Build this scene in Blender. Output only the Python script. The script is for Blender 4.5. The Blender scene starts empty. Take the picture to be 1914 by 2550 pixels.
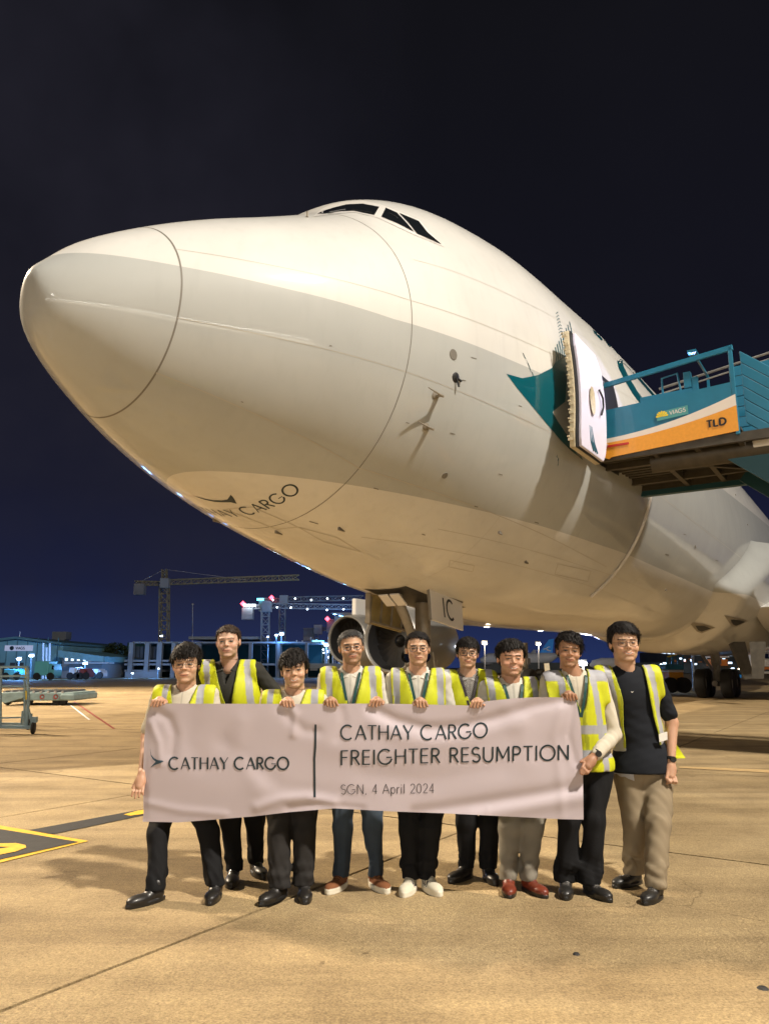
import bpy, bmesh, math, random
import numpy as np
from mathutils import Vector, Matrix, geometry
from mathutils.bvhtree import BVHTree
random.seed(5); RNG = np.random.default_rng(7)
PI = math.pi
SC = bpy.context.scene
# ------------------------------------------------------------ camera, sky, lights, exposure
HC, PITCH, YAW, F = 1.43, 0.20373880, 0.57747652, 1864.69
ACX, ACY = -4.157565, -7.333885
cam = bpy.data.cameras.new('camera'); camo = bpy.data.objects.new('camera', cam)
SC.collection.objects.link(camo); SC.camera = camo
camo.location = (0, 0, HC); camo.rotation_euler = (PI/2 + PITCH, 0, 0)
cam.sensor_fit = 'VERTICAL'; cam.sensor_height = 34.6; cam.lens = 34.6*F/2550
cam.clip_start = 0.05; cam.clip_end = 3000
SC.render.resolution_x, SC.render.resolution_y = 768, 1024
SC.view_settings.view_transform = 'Standard'; SC.view_settings.look = 'None'
SC.view_settings.exposure = 0.40; SC.view_settings.gamma = 1.0
SC.view_settings.use_curve_mapping = False
SC.cycles.use_denoising = True
SC.cycles.max_bounces = 6
SC.cycles.sample_clamp_indirect = 6
W = bpy.data.worlds.new('World'); SC.world = W; W.use_nodes = True
nt = W.node_tree; nt.nodes.clear()
def nn(nt, t, **k):
    n = nt.nodes.new(t)
    for a, b in k.items(): setattr(n, a, b)
    return n
tc = nn(nt, 'ShaderNodeTexCoord'); sx = nn(nt, 'ShaderNodeSeparateXYZ')
nt.links.new(tc.outputs['Generated'], sx.inputs[0])
rp = nn(nt, 'ShaderNodeValToRGB'); nt.links.new(sx.outputs['Z'], rp.inputs[0])
cr = rp.color_ramp; cr.elements[0].position = 0.0; cr.elements[0].color = (.017, .031, .112, 1)
cr.elements[1].position = 0.75; cr.elements[1].color = (.0053, .0053, .0070, 1)
for p_, c_ in ((.10, (.0098, .0132, .043, 1)), (.22, (.0066, .0078, .022, 1)), (.42, (.0056, .0058, .0108, 1))):
    e_ = cr.elements.new(p_); e_.color = c_
no = nn(nt, 'ShaderNodeTexNoise'); no.inputs['Scale'].default_value = 1.7; no.inputs['Detail'].default_value = 5; no.inputs['Roughness'].default_value = .55
nt.links.new(tc.outputs['Generated'], no.inputs['Vector'])
mr = nn(nt, 'ShaderNodeMapRange'); nt.links.new(no.outputs[0], mr.inputs[0])
mr.inputs[1].default_value = .38; mr.inputs[2].default_value = .72; mr.inputs[3].default_value = 0; mr.inputs[4].default_value = .95
m2 = nn(nt, 'ShaderNodeMapRange'); nt.links.new(sx.outputs['X'], m2.inputs[0]); m2.inputs[1].default_value = .05; m2.inputs[2].default_value = -.30; m2.inputs[3].default_value = .12; m2.inputs[4].default_value = 1
mm = nn(nt, 'ShaderNodeMath', operation='MULTIPLY'); nt.links.new(mr.outputs[0], mm.inputs[0]); nt.links.new(m2.outputs[0], mm.inputs[1])
mx = nn(nt, 'ShaderNodeMixRGB'); nt.links.new(mm.outputs[0], mx.inputs[0]); nt.links.new(rp.outputs[0], mx.inputs[1]); mx.inputs[2].default_value = (.021, .020, .030, 1)
bg = nn(nt, 'ShaderNodeBackground'); nt.links.new(mx.outputs[0], bg.inputs[0]); bg.inputs[1].default_value = .76
wo = nn(nt, 'ShaderNodeOutputWorld'); nt.links.new(bg.outputs[0], wo.inputs[0])

def floodlights(name, base, h, aim, watts, color, n=4, spread=.85):
    cone = 50 if base[1] > 45 else 165
    """the lamps of one apron floodlight mast"""
    base = Vector(base); aim = Vector(aim); d = (aim - (base + Vector((0, 0, h)))).normalized()
    side = d.cross(Vector((0, 0, 1))).normalized(); out = []
    for i in range(n):
        l = bpy.data.lights.new(name, 'AREA'); l.shape = 'DISK'; l.size = .55
        l.energy = watts/n; l.color = color; l.spread = math.radians(cone)
        o = bpy.data.objects.new(name, l); SC.collection.objects.link(o)
        o.location = base + Vector((0, 0, h)) + side*(i - (n-1)/2)*spread
        o.rotation_euler = d.to_track_quat('-Z', 'Y').to_euler(); out.append(o)
    return out, d, side
MASTS = [  # base, height, aim, watts, colour
    ((24.5, -10.5, 0), 40, (2, 10, 3), 27000, (1, .91, .785), 4, 'tall apron floodlight mast with four lamps standing behind the photographer'),
    ((-24, -30, 0), 13, (0, 9, 5), 1500, (1, .95, .86), 3, 'added unseen low fill mast with three pale lamps behind the photographer to the left'),  # unseen fill mast, added to lift the belly and lower flank
    ((-44, 50, 0), 24, (-16, 42, 0), 4000, (1, .82, .58), 3, 'added unseen fill mast with three lamps far beyond the left edge'),  # unseen mast added to brighten the ground beyond the nose and the belly
    ((-30, 25.5, 0), 26, (0, 6, 0), 17500, (1, .81, .58), 4, 'tall apron floodlight mast with amber lamps beyond the nose of the aircraft'),
]
LIT = [floodlights('floodlight', b, h, a, w, c, n) for b, h, a, w, c, n, _ in MASTS]

# ------------------------------------------------------------ helpers
FWD = Vector((0, math.cos(PITCH), math.sin(PITCH))); UP = Vector((0, -math.sin(PITCH), math.cos(PITCH)))
def ray(u, v): return Vector((1, 0, 0))*((u-957)/F) + UP*((1275-v)/F) + FWD
def at(u, v, Y):                       # point of the place at distance Y in front of the photographer
    r = ray(u, v); return Vector((0, 0, HC)) + r*(Y/r.y)
def gnd(u, v, z=0.0):
    r = ray(u, v); return Vector((0, 0, HC)) + r*((z-HC)/r.z)
RZ = PI/2 - YAW
_c, _s = math.cos(RZ), math.sin(RZ)
AM = Matrix.Rotation(RZ, 4, 'Z') @ Matrix.Translation((-ACX, -ACY, 0))     # aircraft frame -> world
AMI = AM.inverted()
CAMA = AMI @ Vector((0, 0, HC))
MATS = {}
def mat(name, col=(.8, .8, .8), rough=.5, metal=0., coat=0., emit=None, es=1., vc=False, sss=0., noise=0., nscale=20., bump=0., bscale=60., spec=.5, alpha=1., trans=0., sheen=0.):
    m = bpy.data.materials.new(name); m.use_nodes = True; t = m.node_tree; b = t.nodes['Principled BSDF']
    b.inputs['Base Color'].default_value = (*col, 1); b.inputs['Roughness'].default_value = rough
    b.inputs['Metallic'].default_value = metal; b.inputs['Coat Weight'].default_value = coat
    b.inputs['Coat Roughness'].default_value = .06; b.inputs['Specular IOR Level'].default_value = spec
    b.inputs['Alpha'].default_value = alpha; b.inputs['Transmission Weight'].default_value = trans
    b.inputs['Sheen Weight'].default_value = sheen
    if sss:
        b.inputs['Subsurface Weight'].default_value = sss; b.inputs['Subsurface Radius'].default_value = (.012, .004, .002); b.inputs['Subsurface Scale'].default_value = 1
    if emit: b.inputs['Emission Color'].default_value = (*emit, 1); b.inputs['Emission Strength'].default_value = es
    src = None
    if vc:
        a = nn(t, 'ShaderNodeVertexColor', layer_name='Col'); src = a.outputs[0]
        t.links.new(src, b.inputs['Base Color'])
    co = nn(t, 'ShaderNodeTexCoord')
    if noise:
        n = nn(t, 'ShaderNodeTexNoise'); n.inputs['Scale'].default_value = nscale; n.inputs['Detail'].default_value = 6
        t.links.new(co.outputs['Object'], n.inputs['Vector'])
        r = nn(t, 'ShaderNodeMapRange'); t.links.new(n.outputs[0], r.inputs[0]); r.inputs[1].default_value = .25; r.inputs[2].default_value = .75; r.inputs[3].default_value = 1-noise; r.inputs[4].default_value = 1+noise
        mu = nn(t, 'ShaderNodeVectorMath', operation='SCALE'); t.links.new(r.outputs[0], mu.inputs['Scale'])
        if src: t.links.new(src, mu.inputs[0])
        else: mu.inputs[0].default_value = col
        t.links.new(mu.outputs[0], b.inputs['Base Color'])
    if bump:
        n = nn(t, 'ShaderNodeTexNoise'); n.inputs['Scale'].default_value = bscale; n.inputs['Detail'].default_value = 5
        t.links.new(co.outputs['Object'], n.inputs['Vector'])
        u = nn(t, 'ShaderNodeBump'); u.inputs['Strength'].default_value = bump; u.inputs['Distance'].default_value = .01
        t.links.new(n.outputs[0], u.inputs['Height']); t.links.new(u.outputs[0], b.inputs['Normal'])
    MATS[name] = m; return m

def mesh(name, v, f, mats=None, parent=None, smooth=False, col=None, loc=None, fm=None):
    me = bpy.data.meshes.new(name)
    v = np.asarray(v, dtype=np.float32).reshape(-1, 3)
    if isinstance(f, np.ndarray) and f.ndim == 2:
        n, k = f.shape
        me.vertices.add(len(v)); me.vertices.foreach_set('co', v.ravel())
        me.loops.add(n*k); me.loops.foreach_set('vertex_index', f.ravel().astype(np.int32))
        me.polygons.add(n); me.polygons.foreach_set('loop_start', np.arange(0, n*k, k, dtype=np.int32)); me.polygons.foreach_set('loop_total', np.full(n, k, dtype=np.int32))
        me.update(calc_edges=True); me.validate()
    else:
        me.from_pydata([tuple(map(float, p)) for p in v], [], f); me.update()
    if mats is not None:
        for m in (mats if isinstance(mats, (list, tuple)) else [mats]): me.materials.append(MATS[m] if isinstance(m, str) else m)
    if fm is not None: me.polygons.foreach_set('material_index', np.asarray(fm, dtype=np.int32))
    if smooth: me.polygons.foreach_set('use_smooth', np.ones(len(me.polygons), dtype=bool))
    if col is not None:
        a = me.color_attributes.new('Col', 'FLOAT_COLOR', 'POINT')
        c = np.ones((len(v), 4), dtype=np.float32); c[:, :3] = col; a.data.foreach_set('color', c.ravel())
    o = bpy.data.objects.new(name, me); SC.collection.objects.link(o)
    if parent is not None: o.parent = parent
    if loc is not None: o.location = loc
    return o
def tag(o, label=None, cat=None, group=None, kind=None):
    for k, x in (('label', label), ('category', cat), ('group', group), ('kind', kind)):
        if x: o[k] = x
    return o
def thing(name, label, cat, loc=(0, 0, 0), rz=0, group=None):
    o = bpy.data.objects.new(name, None); SC.collection.objects.link(o); o.empty_display_size = .2
    o.location = loc; o.rotation_euler = (0, 0, rz); return tag(o, label, cat, group)

class MB:
    def __init__(s, off=(0, 0, 0)): s.v = []; s.f = []; s.m = []; s.off = Vector(off)
    def add(s, v, f, m=0):
        n = len(s.v); s.v += [tuple(Vector(p)-s.off) for p in v]; s.f += [tuple(i+n for i in q) for q in f]; s.m += [m]*len(f); return s
    def box(s, c, d, rz=0, m=0, R=None):
        c = Vector(c); R = R or Matrix.Rotation(rz, 3, 'Z')
        v = [c + R @ Vector((x*d[0]/2, y*d[1]/2, z*d[2]/2)) for x in (-1, 1) for y in (-1, 1) for z in (-1, 1)]
        return s.add(v, [(0, 1, 3, 2), (4, 6, 7, 5), (0, 4, 5, 1), (2, 3, 7, 6), (0, 2, 6, 4), (1, 5, 7, 3)], m)
    def beam(s, a, b, w, h=None, m=0, up=(0, 0, 1)):
        a, b = Vector(a), Vector(b); h = h or w; d = b-a; L = d.length
        if L < 1e-6: return s
        d /= L; up = Vector(up)
        if abs(d.dot(up)) > .99: up = Vector((0, 1, 0))
        x = d.cross(up).normalized(); y = x.cross(d)
        R = Matrix((x, d, y)).transposed(); return s.box((a+b)/2, (w, L, h), R=R, m=m)
    def tube(s, pts, r, n=8, m=0, cap=True):
        pts = [Vector(p) for p in pts]; rr = r if isinstance(r, (list, tuple)) else [r]*len(pts); V = []; Fc = []
        ref = None
        for i, p in enumerate(pts):
            d = (pts[min(i+1, len(pts)-1)]-pts[max(i-1, 0)])
            if d.length < 1e-9: d = Vector((0, 0, 1))
            d.normalize()
            if ref is None: ref = d.orthogonal().normalized()
            x = (ref - d*ref.dot(d)); x = x.normalized() if x.length > 1e-6 else d.orthogonal().normalized(); ref = x; y = d.cross(x)
            V += [p + (x*math.cos(2*PI*k/n) + y*math.sin(2*PI*k/n))*rr[i] for k in range(n)]
        for i in range(len(pts)-1):
            for k in range(n): a = i*n+k; b = i*n+(k+1) % n; Fc.append((a, b, b+n, a+n))
        if cap: Fc += [tuple(range(n-1, -1, -1)), tuple(range((len(pts)-1)*n, len(pts)*n))]
        return s.add(V, Fc, m)
    def lathe(s, prof, c=(0, 0, 0), axis=(0, 0, 1), n=24, m=0, closed=False):
        ax = Vector(axis).normalized(); x = ax.orthogonal().normalized(); y = ax.cross(x); c = Vector(c); V = []; Fc = []
        for r, h in prof: V += [c + ax*h + (x*math.cos(2*PI*k/n)+y*math.sin(2*PI*k/n))*r for k in range(n)]
        for i in range(len(prof)-1):
            for k in range(n): a = i*n+k; b = i*n+(k+1) % n; Fc.append((a, b, b+n, a+n))
        return s.add(V, Fc, m)
    def prism(s, poly, d, m=0):
        poly = [Vector(p) for p in poly]; d = Vector(d); n = len(poly)
        return s.add(poly + [p+d for p in poly], [tuple(range(n))[::-1], tuple(range(n, 2*n))] + [(i, (i+1) % n, n+(i+1) % n, n+i) for i in range(n)], m)
    def build(s, name, mats, parent=None, smooth=False, bevel=0):
        o = mesh(name, s.v, s.f, mats, parent, smooth, fm=s.m if isinstance(mats, (list, tuple)) else None)
        b = bmesh.new(); b.from_mesh(o.data); bmesh.ops.recalc_face_normals(b, faces=b.faces); b.to_mesh(o.data); b.free()
        if smooth:
            try: o.data.set_sharp_from_angle(angle=math.radians(38))
            except Exception: pass
        if bevel:
            md = o.modifiers.new('bevel', 'BEVEL'); md.width = bevel; md.segments = 2; md.limit_method = 'ANGLE'
        return o

# ------------------------------------------------------------ stroke lettering (caps height 1)
def arc(cx, cy, rx, ry, a0, a1, n=14): return [(cx+rx*math.cos(math.radians(a0+(a1-a0)*i/n)), cy+ry*math.sin(math.radians(a0+(a1-a0)*i/n))) for i in range(n+1)]
GL = {  # letter: (advance, [strokes]); a stroke is (thick?, points)
 'C': (.98, [(1, arc(.5, .5, .48, .5, 48, 312))]),
 'O': (1.05, [(1, arc(.52, .5, .5, .5, 90, 450, 24))]),
 'G': (1.02, [(1, arc(.5, .5, .48, .5, 48, 345)), (0, [(.96, .46), (.58, .46)])]),
 'A': (.82, [(0, [(.02, 0), (.4, 1)]), (1, [(.4, 1), (.8, 0)]), (0, [(.17, .34), (.65, .34)])]),
 'T': (.66, [(1, [(.33, 0), (.33, 1)]), (0, [(.0, .97), (.66, .97)])]),
 'H': (.82, [(1, [(.08, 0), (.08, 1)]), (1, [(.74, 0), (.74, 1)]), (0, [(.08, .52), (.74, .52)])]),
 'Y': (.74, [(1, [(.02, 1), (.37, .45)]), (0, [(.72, 1), (.37, .45)]), (1, [(.37, .45), (.37, 0)])]),
 'R': (.66, [(1, [(.08, 0), (.08, 1)]), (1, [(.08, .97), (.3, .97)] + arc(.32, .73, .24, .24, 90, -90, 8)[0:] + [(.08, .49)]), (1, [(.3, .49), (.62, 0)])]),
 'P': (.64, [(1, [(.08, 0), (.08, 1)]), (1, [(.08, .97), (.3, .97)] + arc(.32, .71, .25, .26, 90, -90, 8) + [(.08, .45)])]),
 'F': (.56, [(1, [(.08, 0), (.08, 1)]), (0, [(.08, .97), (.54, .97)]), (0, [(.08, .52), (.48, .52)])]),
 'E': (.6, [(1, [(.08, 0), (.08, 1)]), (0, [(.08, .97), (.56, .97)]), (0, [(.08, .52), (.52, .52)]), (0, [(.08, .03), (.56, .03)])]),
 'I': (.22, [(1, [(.1, 0), (.1, 1)])]),
 'L': (.58, [(1, [(.08, 0), (.08, 1)]), (0, [(.08, .03), (.54, .03)])]),
 'D': (.8, [(1, [(.08, 0), (.08, 1)]), (1, [(.08, .97), (.3, .97)] + arc(.3, .5, .44, .47, 90, -90, 12) + [(.08, .03)])]),
 'V': (.74, [(1, [(.02, 1), (.36, 0)]), (0, [(.36, 0), (.72, 1)])]),
 'N': (.84, [(1, [(.08, 0), (.08, 1)]), (1, [(.08, 1), (.74, 0)]), (1, [(.74, 0), (.74, 1)])]),
 'M': (.98, [(1, [(.08, 0), (.1, 1)]), (1, [(.1, 1), (.49, .2)]), (0, [(.49, .2), (.88, 1)]), (1, [(.88, 1), (.9, 0)])]),
 'U': (.78, [(1, [(.08, 1), (.08, .36)] + arc(.39, .34, .31, .34, 180, 360, 10) + [(.7, 1)])]),
 'S': (.62, [(1, arc(.31, .74, .25, .24, 30, 250, 10) + arc(.31, .27, .27, .26, 70, -150, 10))]),
 '2': (.6, [(1, arc(.29, .72, .24, .26, 165, -35, 10) + [(.04, .03), (.56, .03)])]),
 '0': (.64, [(1, arc(.31, .5, .26, .48, 90, 450, 18))]),
 '4': (.62, [(0, [(.56, .26), (.03, .26), (.43, 1)]), (1, [(.43, 1), (.43, 0)])]),
 'p': (.58, [(1, [(.07, .66), (.07, -.25)]), (1, arc(.29, .33, .22, .32, 180, -180, 16))]),
 'r': (.36, [(1, [(.07, 0), (.07, .66)]), (0, arc(.29, .4, .21, .24, 170, 80, 5))]),
 'i': (.2, [(1, [(.08, 0), (.08, .66)]), (1, [(.08, .85), (.08, .93)])]),
 'l': (.2, [(1, [(.08, 0), (.08, 1)])]),
 ',': (.26, [(1, [(.1, .06), (.06, -.12)])]), ' ': (.34, []),
}
def text_strokes(txt, x0, y0, x1, h, thick, thin, track=.1):
    """strokes of a line of text from x0 to x1 (y up), as (width, points)"""
    adv = [GL[c][0]+track for c in txt]; L = sum(adv)-track; k = (x1-x0)/(L*h)
    out = []; x = 0
    for c, a in zip(txt, adv):
        for t, pts in GL[c][1]: out.append((thick if t else thin, [(x0+(x+px)*h*k, y0+py*h) for px, py in pts]))
        x += a
    return out
def ribbons(strokes, fn, step):
    """flat strokes mapped onto a surface: fn(x, y) -> 3D"""
    V = []; Fc = []
    for w, pts in strokes:
        P = [pts[0]]
        for a, b in zip(pts, pts[1:]):
            n = max(1, int(math.hypot(b[0]-a[0], b[1]-a[1])/step))
            P += [(a[0]+(b[0]-a[0])*i/n, a[1]+(b[1]-a[1])*i/n) for i in range(1, n+1)]
        closed = math.hypot(P[0][0]-P[-1][0], P[0][1]-P[-1][1]) < 1e-6 and len(P) > 3
        if not closed and len(P) > 1:
            ex = w*.0
        b0 = len(V)
        for i, p in enumerate(P):
            a = P[i-1] if i > 0 else (P[-2] if closed else P[0]); b = P[i+1] if i < len(P)-1 else (P[1] if closed else P[-1])
            dx, dy = b[0]-a[0], b[1]-a[1]; l = math.hypot(dx, dy) or 1; nx, ny = -dy/l*w/2, dx/l*w/2
            V.append(fn(p[0]+nx, p[1]+ny)); V.append(fn(p[0]-nx, p[1]-ny))
        for i in range(len(P)-1): Fc.append((b0+2*i, b0+2*i+2, b0+2*i+3, b0+2*i+1))
    return V, Fc
def fill_poly(poly, fn, step):
    """polygon (2D) tessellated, refined and mapped onto a surface"""
    bm = bmesh.new(); vs = [bm.verts.new((p[0], p[1], 0)) for p in poly]
    for a, b, c in geometry.tessellate_polygon([[Vector((p[0], p[1], 0)) for p in poly]]):
        try: bm.faces.new((vs[a], vs[b], vs[c]))
        except ValueError: pass
    for _ in range(6):
        ed = [e for e in bm.edges if e.calc_length() > step]
        if not ed: break
        bmesh.ops.subdivide_edges(bm, edges=ed, cuts=1, use_grid_fill=False)
        bmesh.ops.triangulate(bm, faces=[f for f in bm.faces if len(f.verts) > 3])
    bm.verts.index_update()
    V = [fn(v.co.x, v.co.y) for v in bm.verts]; Fc = [tuple(v.index for v in f.verts) for f in bm.faces]; bm.free()
    return V, Fc
# ------------------------------------------------------------ materials
mat('concrete'); 
def concrete():
    m = MATS['concrete']; t = m.node_tree; b = t.nodes['Principled BSDF']; co = nn(t, 'ShaderNodeNewGeometry')
    def noise(s, d, r=.6, vec=None):
        n = nn(t, 'ShaderNodeTexNoise'); n.inputs['Scale'].default_value = s; n.inputs['Detail'].default_value = d; n.inputs['Roughness'].default_value = r
        t.links.new(vec or co.outputs['Position'], n.inputs['Vector']); return n.outputs[0]
    def ramp(src, stops):
        r = nn(t, 'ShaderNodeValToRGB'); t.links.new(src, r.inputs[0]); e = r.color_ramp.elements
        e[0].position, e[0].color = stops[0][0], (*stops[0][1], 1); e[1].position, e[1].color = stops[-1][0], (*stops[-1][1], 1)
        for p, c in stops[1:-1]: q = e.new(p); q.color = (*c, 1)
        return r.outputs[0]
    def mixc(kind, fac, a, b_):
        x = nn(t, 'ShaderNodeMixRGB', blend_type=kind); x.inputs[0].default_value = fac if not hasattr(fac, 'links') else 1
        if hasattr(fac, 'links'): t.links.new(fac, x.inputs[0])
        t.links.new(a, x.inputs[1]); t.links.new(b_, x.inputs[2]); return x.outputs[0]
    base = ramp(noise(.35, 8, .65), [(.28, (.31, .225, .118)), (.5, (.41, .302, .158)), (.74, (.50, .38, .215))])
    blot = ramp(noise(1.6, 7, .6), [(.3, (.74, .72, .70)), (.52, (1, 1, 1)), (.75, (1.14, 1.13, 1.1))])
    grain = ramp(noise(75, 3, .8), [(.32, (.55, .54, .52)), (.68, (1.38, 1.38, 1.38))])
    mg = ramp(noise(28, 4, .7), [(.3, (.80, .79, .78)), (.7, (1.16, 1.16, 1.15))])
    c = mixc('MULTIPLY', 1.0, base, blot); c = mixc('MULTIPLY', .85, c, grain); c = mixc('MULTIPLY', 1.0, c, mg)
    # tyre rubber dragged along the stand, oil drips
    mp = nn(t, 'ShaderNodeMapping'); t.links.new(co.outputs['Position'], mp.inputs[0]); mp.inputs['Rotation'].default_value = (0, 0, math.radians(-64)); mp.inputs['Scale'].default_value = (.12, 2.4, 1)
    st = ramp(noise(1.0, 5, .55, mp.outputs[0]), [(.44, (1, 1, 1)), (.62, (.62, .60, .58)), (.7, (.92, .92, .92))])
    c = mixc('MULTIPLY', .7, c, st)
    vo = nn(t, 'ShaderNodeTexVoronoi', feature='DISTANCE_TO_EDGE'); vo.inputs['Scale'].default_value = .34
    wq = nn(t, 'ShaderNodeVectorMath', operation='MULTIPLY_ADD'); nz = nn(t, 'ShaderNodeTexNoise'); nz.inputs['Scale'].default_value = 2.2; nz.inputs['Detail'].default_value = 6; t.links.new(co.outputs['Position'], nz.inputs['Vector'])
    t.links.new(nz.outputs[1], wq.inputs[0]); wq.inputs[1].default_value = (.5, .5, .5); t.links.new(co.outputs['Position'], wq.inputs[2]); t.links.new(wq.outputs[0], vo.inputs['Vector'])
    ck = ramp(vo.outputs[0], [(.0, (.45, .42, .38)), (.0016, (.6, .57, .53)), (.004, (1, 1, 1))])
    cm = ramp(noise(.22, 2, .5), [(.46, (0, 0, 0)), (.60, (1, 1, 1))]); ckm = nn(t, 'ShaderNodeMixRGB'); t.links.new(cm, ckm.inputs[0]); ckm.inputs[1].default_value = (1, 1, 1, 1); t.links.new(ck, ckm.inputs[2]); c = mixc('MULTIPLY', .8, c, ckm.outputs[0])
    sp = ramp(noise(7.5, 2, .5), [(.0, (1, 1, 1)), (.73, (1, 1, 1)), (.77, (.42, .38, .34))])
    c = mixc('MULTIPLY', .7, c, sp)
    oi = nn(t, 'ShaderNodeObjectInfo'); sv = ramp(oi.outputs['Random'], [(0, (.93, .92, .91)), (1, (1.05, 1.05, 1.06))]); c = mixc('MULTIPLY', 1.0, c, sv)
    t.links.new(c, b.inputs['Base Color']); b.inputs['Roughness'].default_value = .72; b.inputs['Specular IOR Level'].default_value = .35
    # broomed texture + grain as relief
    mp2 = nn(t, 'ShaderNodeMapping'); t.links.new(co.outputs['Position'], mp2.inputs[0]); mp2.inputs['Rotation'].default_value = (0, 0, math.radians(-40))
    wv = nn(t, 'ShaderNodeTexWave', wave_type='BANDS', bands_direction='X'); wv.inputs['Scale'].default_value = 23; wv.inputs['Distortion'].default_value = 9; wv.inputs['Detail'].default_value = 2
    t.links.new(mp2.outputs[0], wv.inputs['Vector'])
    ad = nn(t, 'ShaderNodeMath', operation='MULTIPLY_ADD'); t.links.new(wv.outputs[1], ad.inputs[0]); ad.inputs[1].default_value = .16; t.links.new(noise(60, 5, .7), ad.inputs[2])
    bu = nn(t, 'ShaderNodeBump'); bu.inputs['Strength'].default_value = .9; bu.inputs['Distance'].default_value = .014
    t.links.new(ad.outputs[0], bu.inputs['Height']); t.links.new(bu.outputs[0], b.inputs['Normal'])
concrete()
mat('joint', (.010, .008, .006), .9)
mat('paint_yellow', (.72, .42, .03), .6, noise=.18, nscale=14, bump=.3)
mat('paint_black', (.022, .021, .02), .7, noise=.3, nscale=9, bump=.3)
mat('skin_white', (.68, .66, .63), .4, coat=.6)
def livery():
    m = mat('livery', (.8, .78, .74), .5, coat=.7, spec=.2); t = m.node_tree; b = t.nodes['Principled BSDF']
    co = nn(t, 'ShaderNodeTexCoord'); s = nn(t, 'ShaderNodeSeparateXYZ'); t.links.new(co.outputs['Object'], s.inputs[0])
    def mth(op, a, b_, c=None):
        n = nn(t, 'ShaderNodeMath', operation=op)
        for i, x in enumerate((a, b_) if c is None else (a, b_, c)):
            if hasattr(x, 'links'): t.links.new(x, n.inputs[i])
            else: n.inputs[i].default_value = x
        return n.outputs[0]
    hi = mth('MULTIPLY_ADD', mth('MAXIMUM', mth('SUBTRACT', s.outputs['X'], 3.6), 0), .075, 5.93)
    k = mth('MULTIPLY', mth('GREATER_THAN', s.outputs['Z'], 3.88), mth('LESS_THAN', s.outputs['Z'], hi))
    mx = nn(t, 'ShaderNodeMixRGB'); t.links.new(k, mx.inputs[0]); mx.inputs[1].default_value = (.61, .60, .57, 1); mx.inputs[2].default_value = (.405, .415, .40, 1)
    n = nn(t, 'ShaderNodeTexNoise'); n.inputs['Scale'].default_value = .9; n.inputs['Detail'].default_value = 6; t.links.new(co.outputs['Object'], n.inputs['Vector'])
    r = nn(t, 'ShaderNodeMapRange'); t.links.new(n.outputs[0], r.inputs[0]); r.inputs[1].default_value = .3; r.inputs[2].default_value = .7; r.inputs[3].default_value = .94; r.inputs[4].default_value = 1.03
    mp = nn(t, 'ShaderNodeMapping'); t.links.new(co.outputs['Object'], mp.inputs[0]); mp.inputs['Scale'].default_value = (5, 5, .7)
    n3 = nn(t, 'ShaderNodeTexNoise'); n3.inputs['Scale'].default_value = 1.4; n3.inputs['Detail'].default_value = 5; t.links.new(mp.outputs[0], n3.inputs['Vector'])
    r3 = nn(t, 'ShaderNodeMapRange'); t.links.new(n3.outputs[0], r3.inputs[0]); r3.inputs[1].default_value = .52; r3.inputs[2].default_value = .75; r3.inputs[3].default_value = 1; r3.inputs[4].default_value = .955
    v = nn(t, 'ShaderNodeVectorMath', operation='SCALE'); t.links.new(mx.outputs[0], v.inputs[0]); t.links.new(mth('MULTIPLY', r.outputs[0], r3.outputs[0]), v.inputs['Scale']); t.links.new(v.outputs[0], b.inputs['Base Color'])
    # slight waviness of riveted skin panels
    n2 = nn(t, 'ShaderNodeTexNoise'); n2.inputs['Scale'].default_value = 1.3; n2.inputs['Detail'].default_value = 2; t.links.new(co.outputs['Object'], n2.inputs['Vector'])
    bu = nn(t, 'ShaderNodeBump'); bu.inputs['Strength'].default_value = .12; bu.inputs['Distance'].default_value = .03; t.links.new(n2.outputs[0], bu.inputs['Height'])
    t.links.new(bu.outputs[0], b.inputs['Coat Normal'])
livery()
mat('seam', (.16, .145, .12), .6)
mat('seam_soft', (.42, .39, .33), .5)
mat('teal_paint', (.0, .085, .115), .35, coat=.9, spec=.3)
mat('ink', (.006, .022, .032), .4)
mat('black', (.012, .012, .013), .5)
mat('rubber', (.018, .017, .016), .75, bump=.2)
mat('glass_dark', (.008, .01, .012), .04, coat=1)
mat('steel', (.42, .42, .42), .38, metal=.9, noise=.2, nscale=8)
mat('alu', (.30, .29, .27), .4, metal=.5)
mat('gear_grey', (.24, .215, .175), .45, noise=.25, nscale=6)
mat('primer', (.3, .24, .1), .5, noise=.2, nscale=6)
mat('door_lining', (.70, .68, .84), .55)
mat('cream', (.55, .48, .34), .5, noise=.15)
mat('stair_blue', (.012, .16, .27), .38, coat=.4, noise=.08, nscale=5)
mat('stair_white', (.75, .68, .6), .4, coat=.3)
mat('stair_orange', (.78, .33, .03), .4, coat=.3, noise=.06)
mat('dark_metal', (.07, .06, .045), .55, metal=.3, noise=.3, nscale=5)
mat('red_paint', (.5, .02, .015), .4)
mat('lamp_white', (1, 1, 1), emit=(1, .97, .9), es=10)
mat('lamp_cool', (1, 1, 1), emit=(.75, .88, 1), es=16)
mat('lamp_amber', (1, 1, 1), emit=(1, .74, .42), es=10)
mat('lamp_red', (1, .1, .1), emit=(1, .05, .08), es=8)
mat('lamp_cyan', (.2, .8, 1), emit=(.1, .7, 1), es=5)

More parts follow.
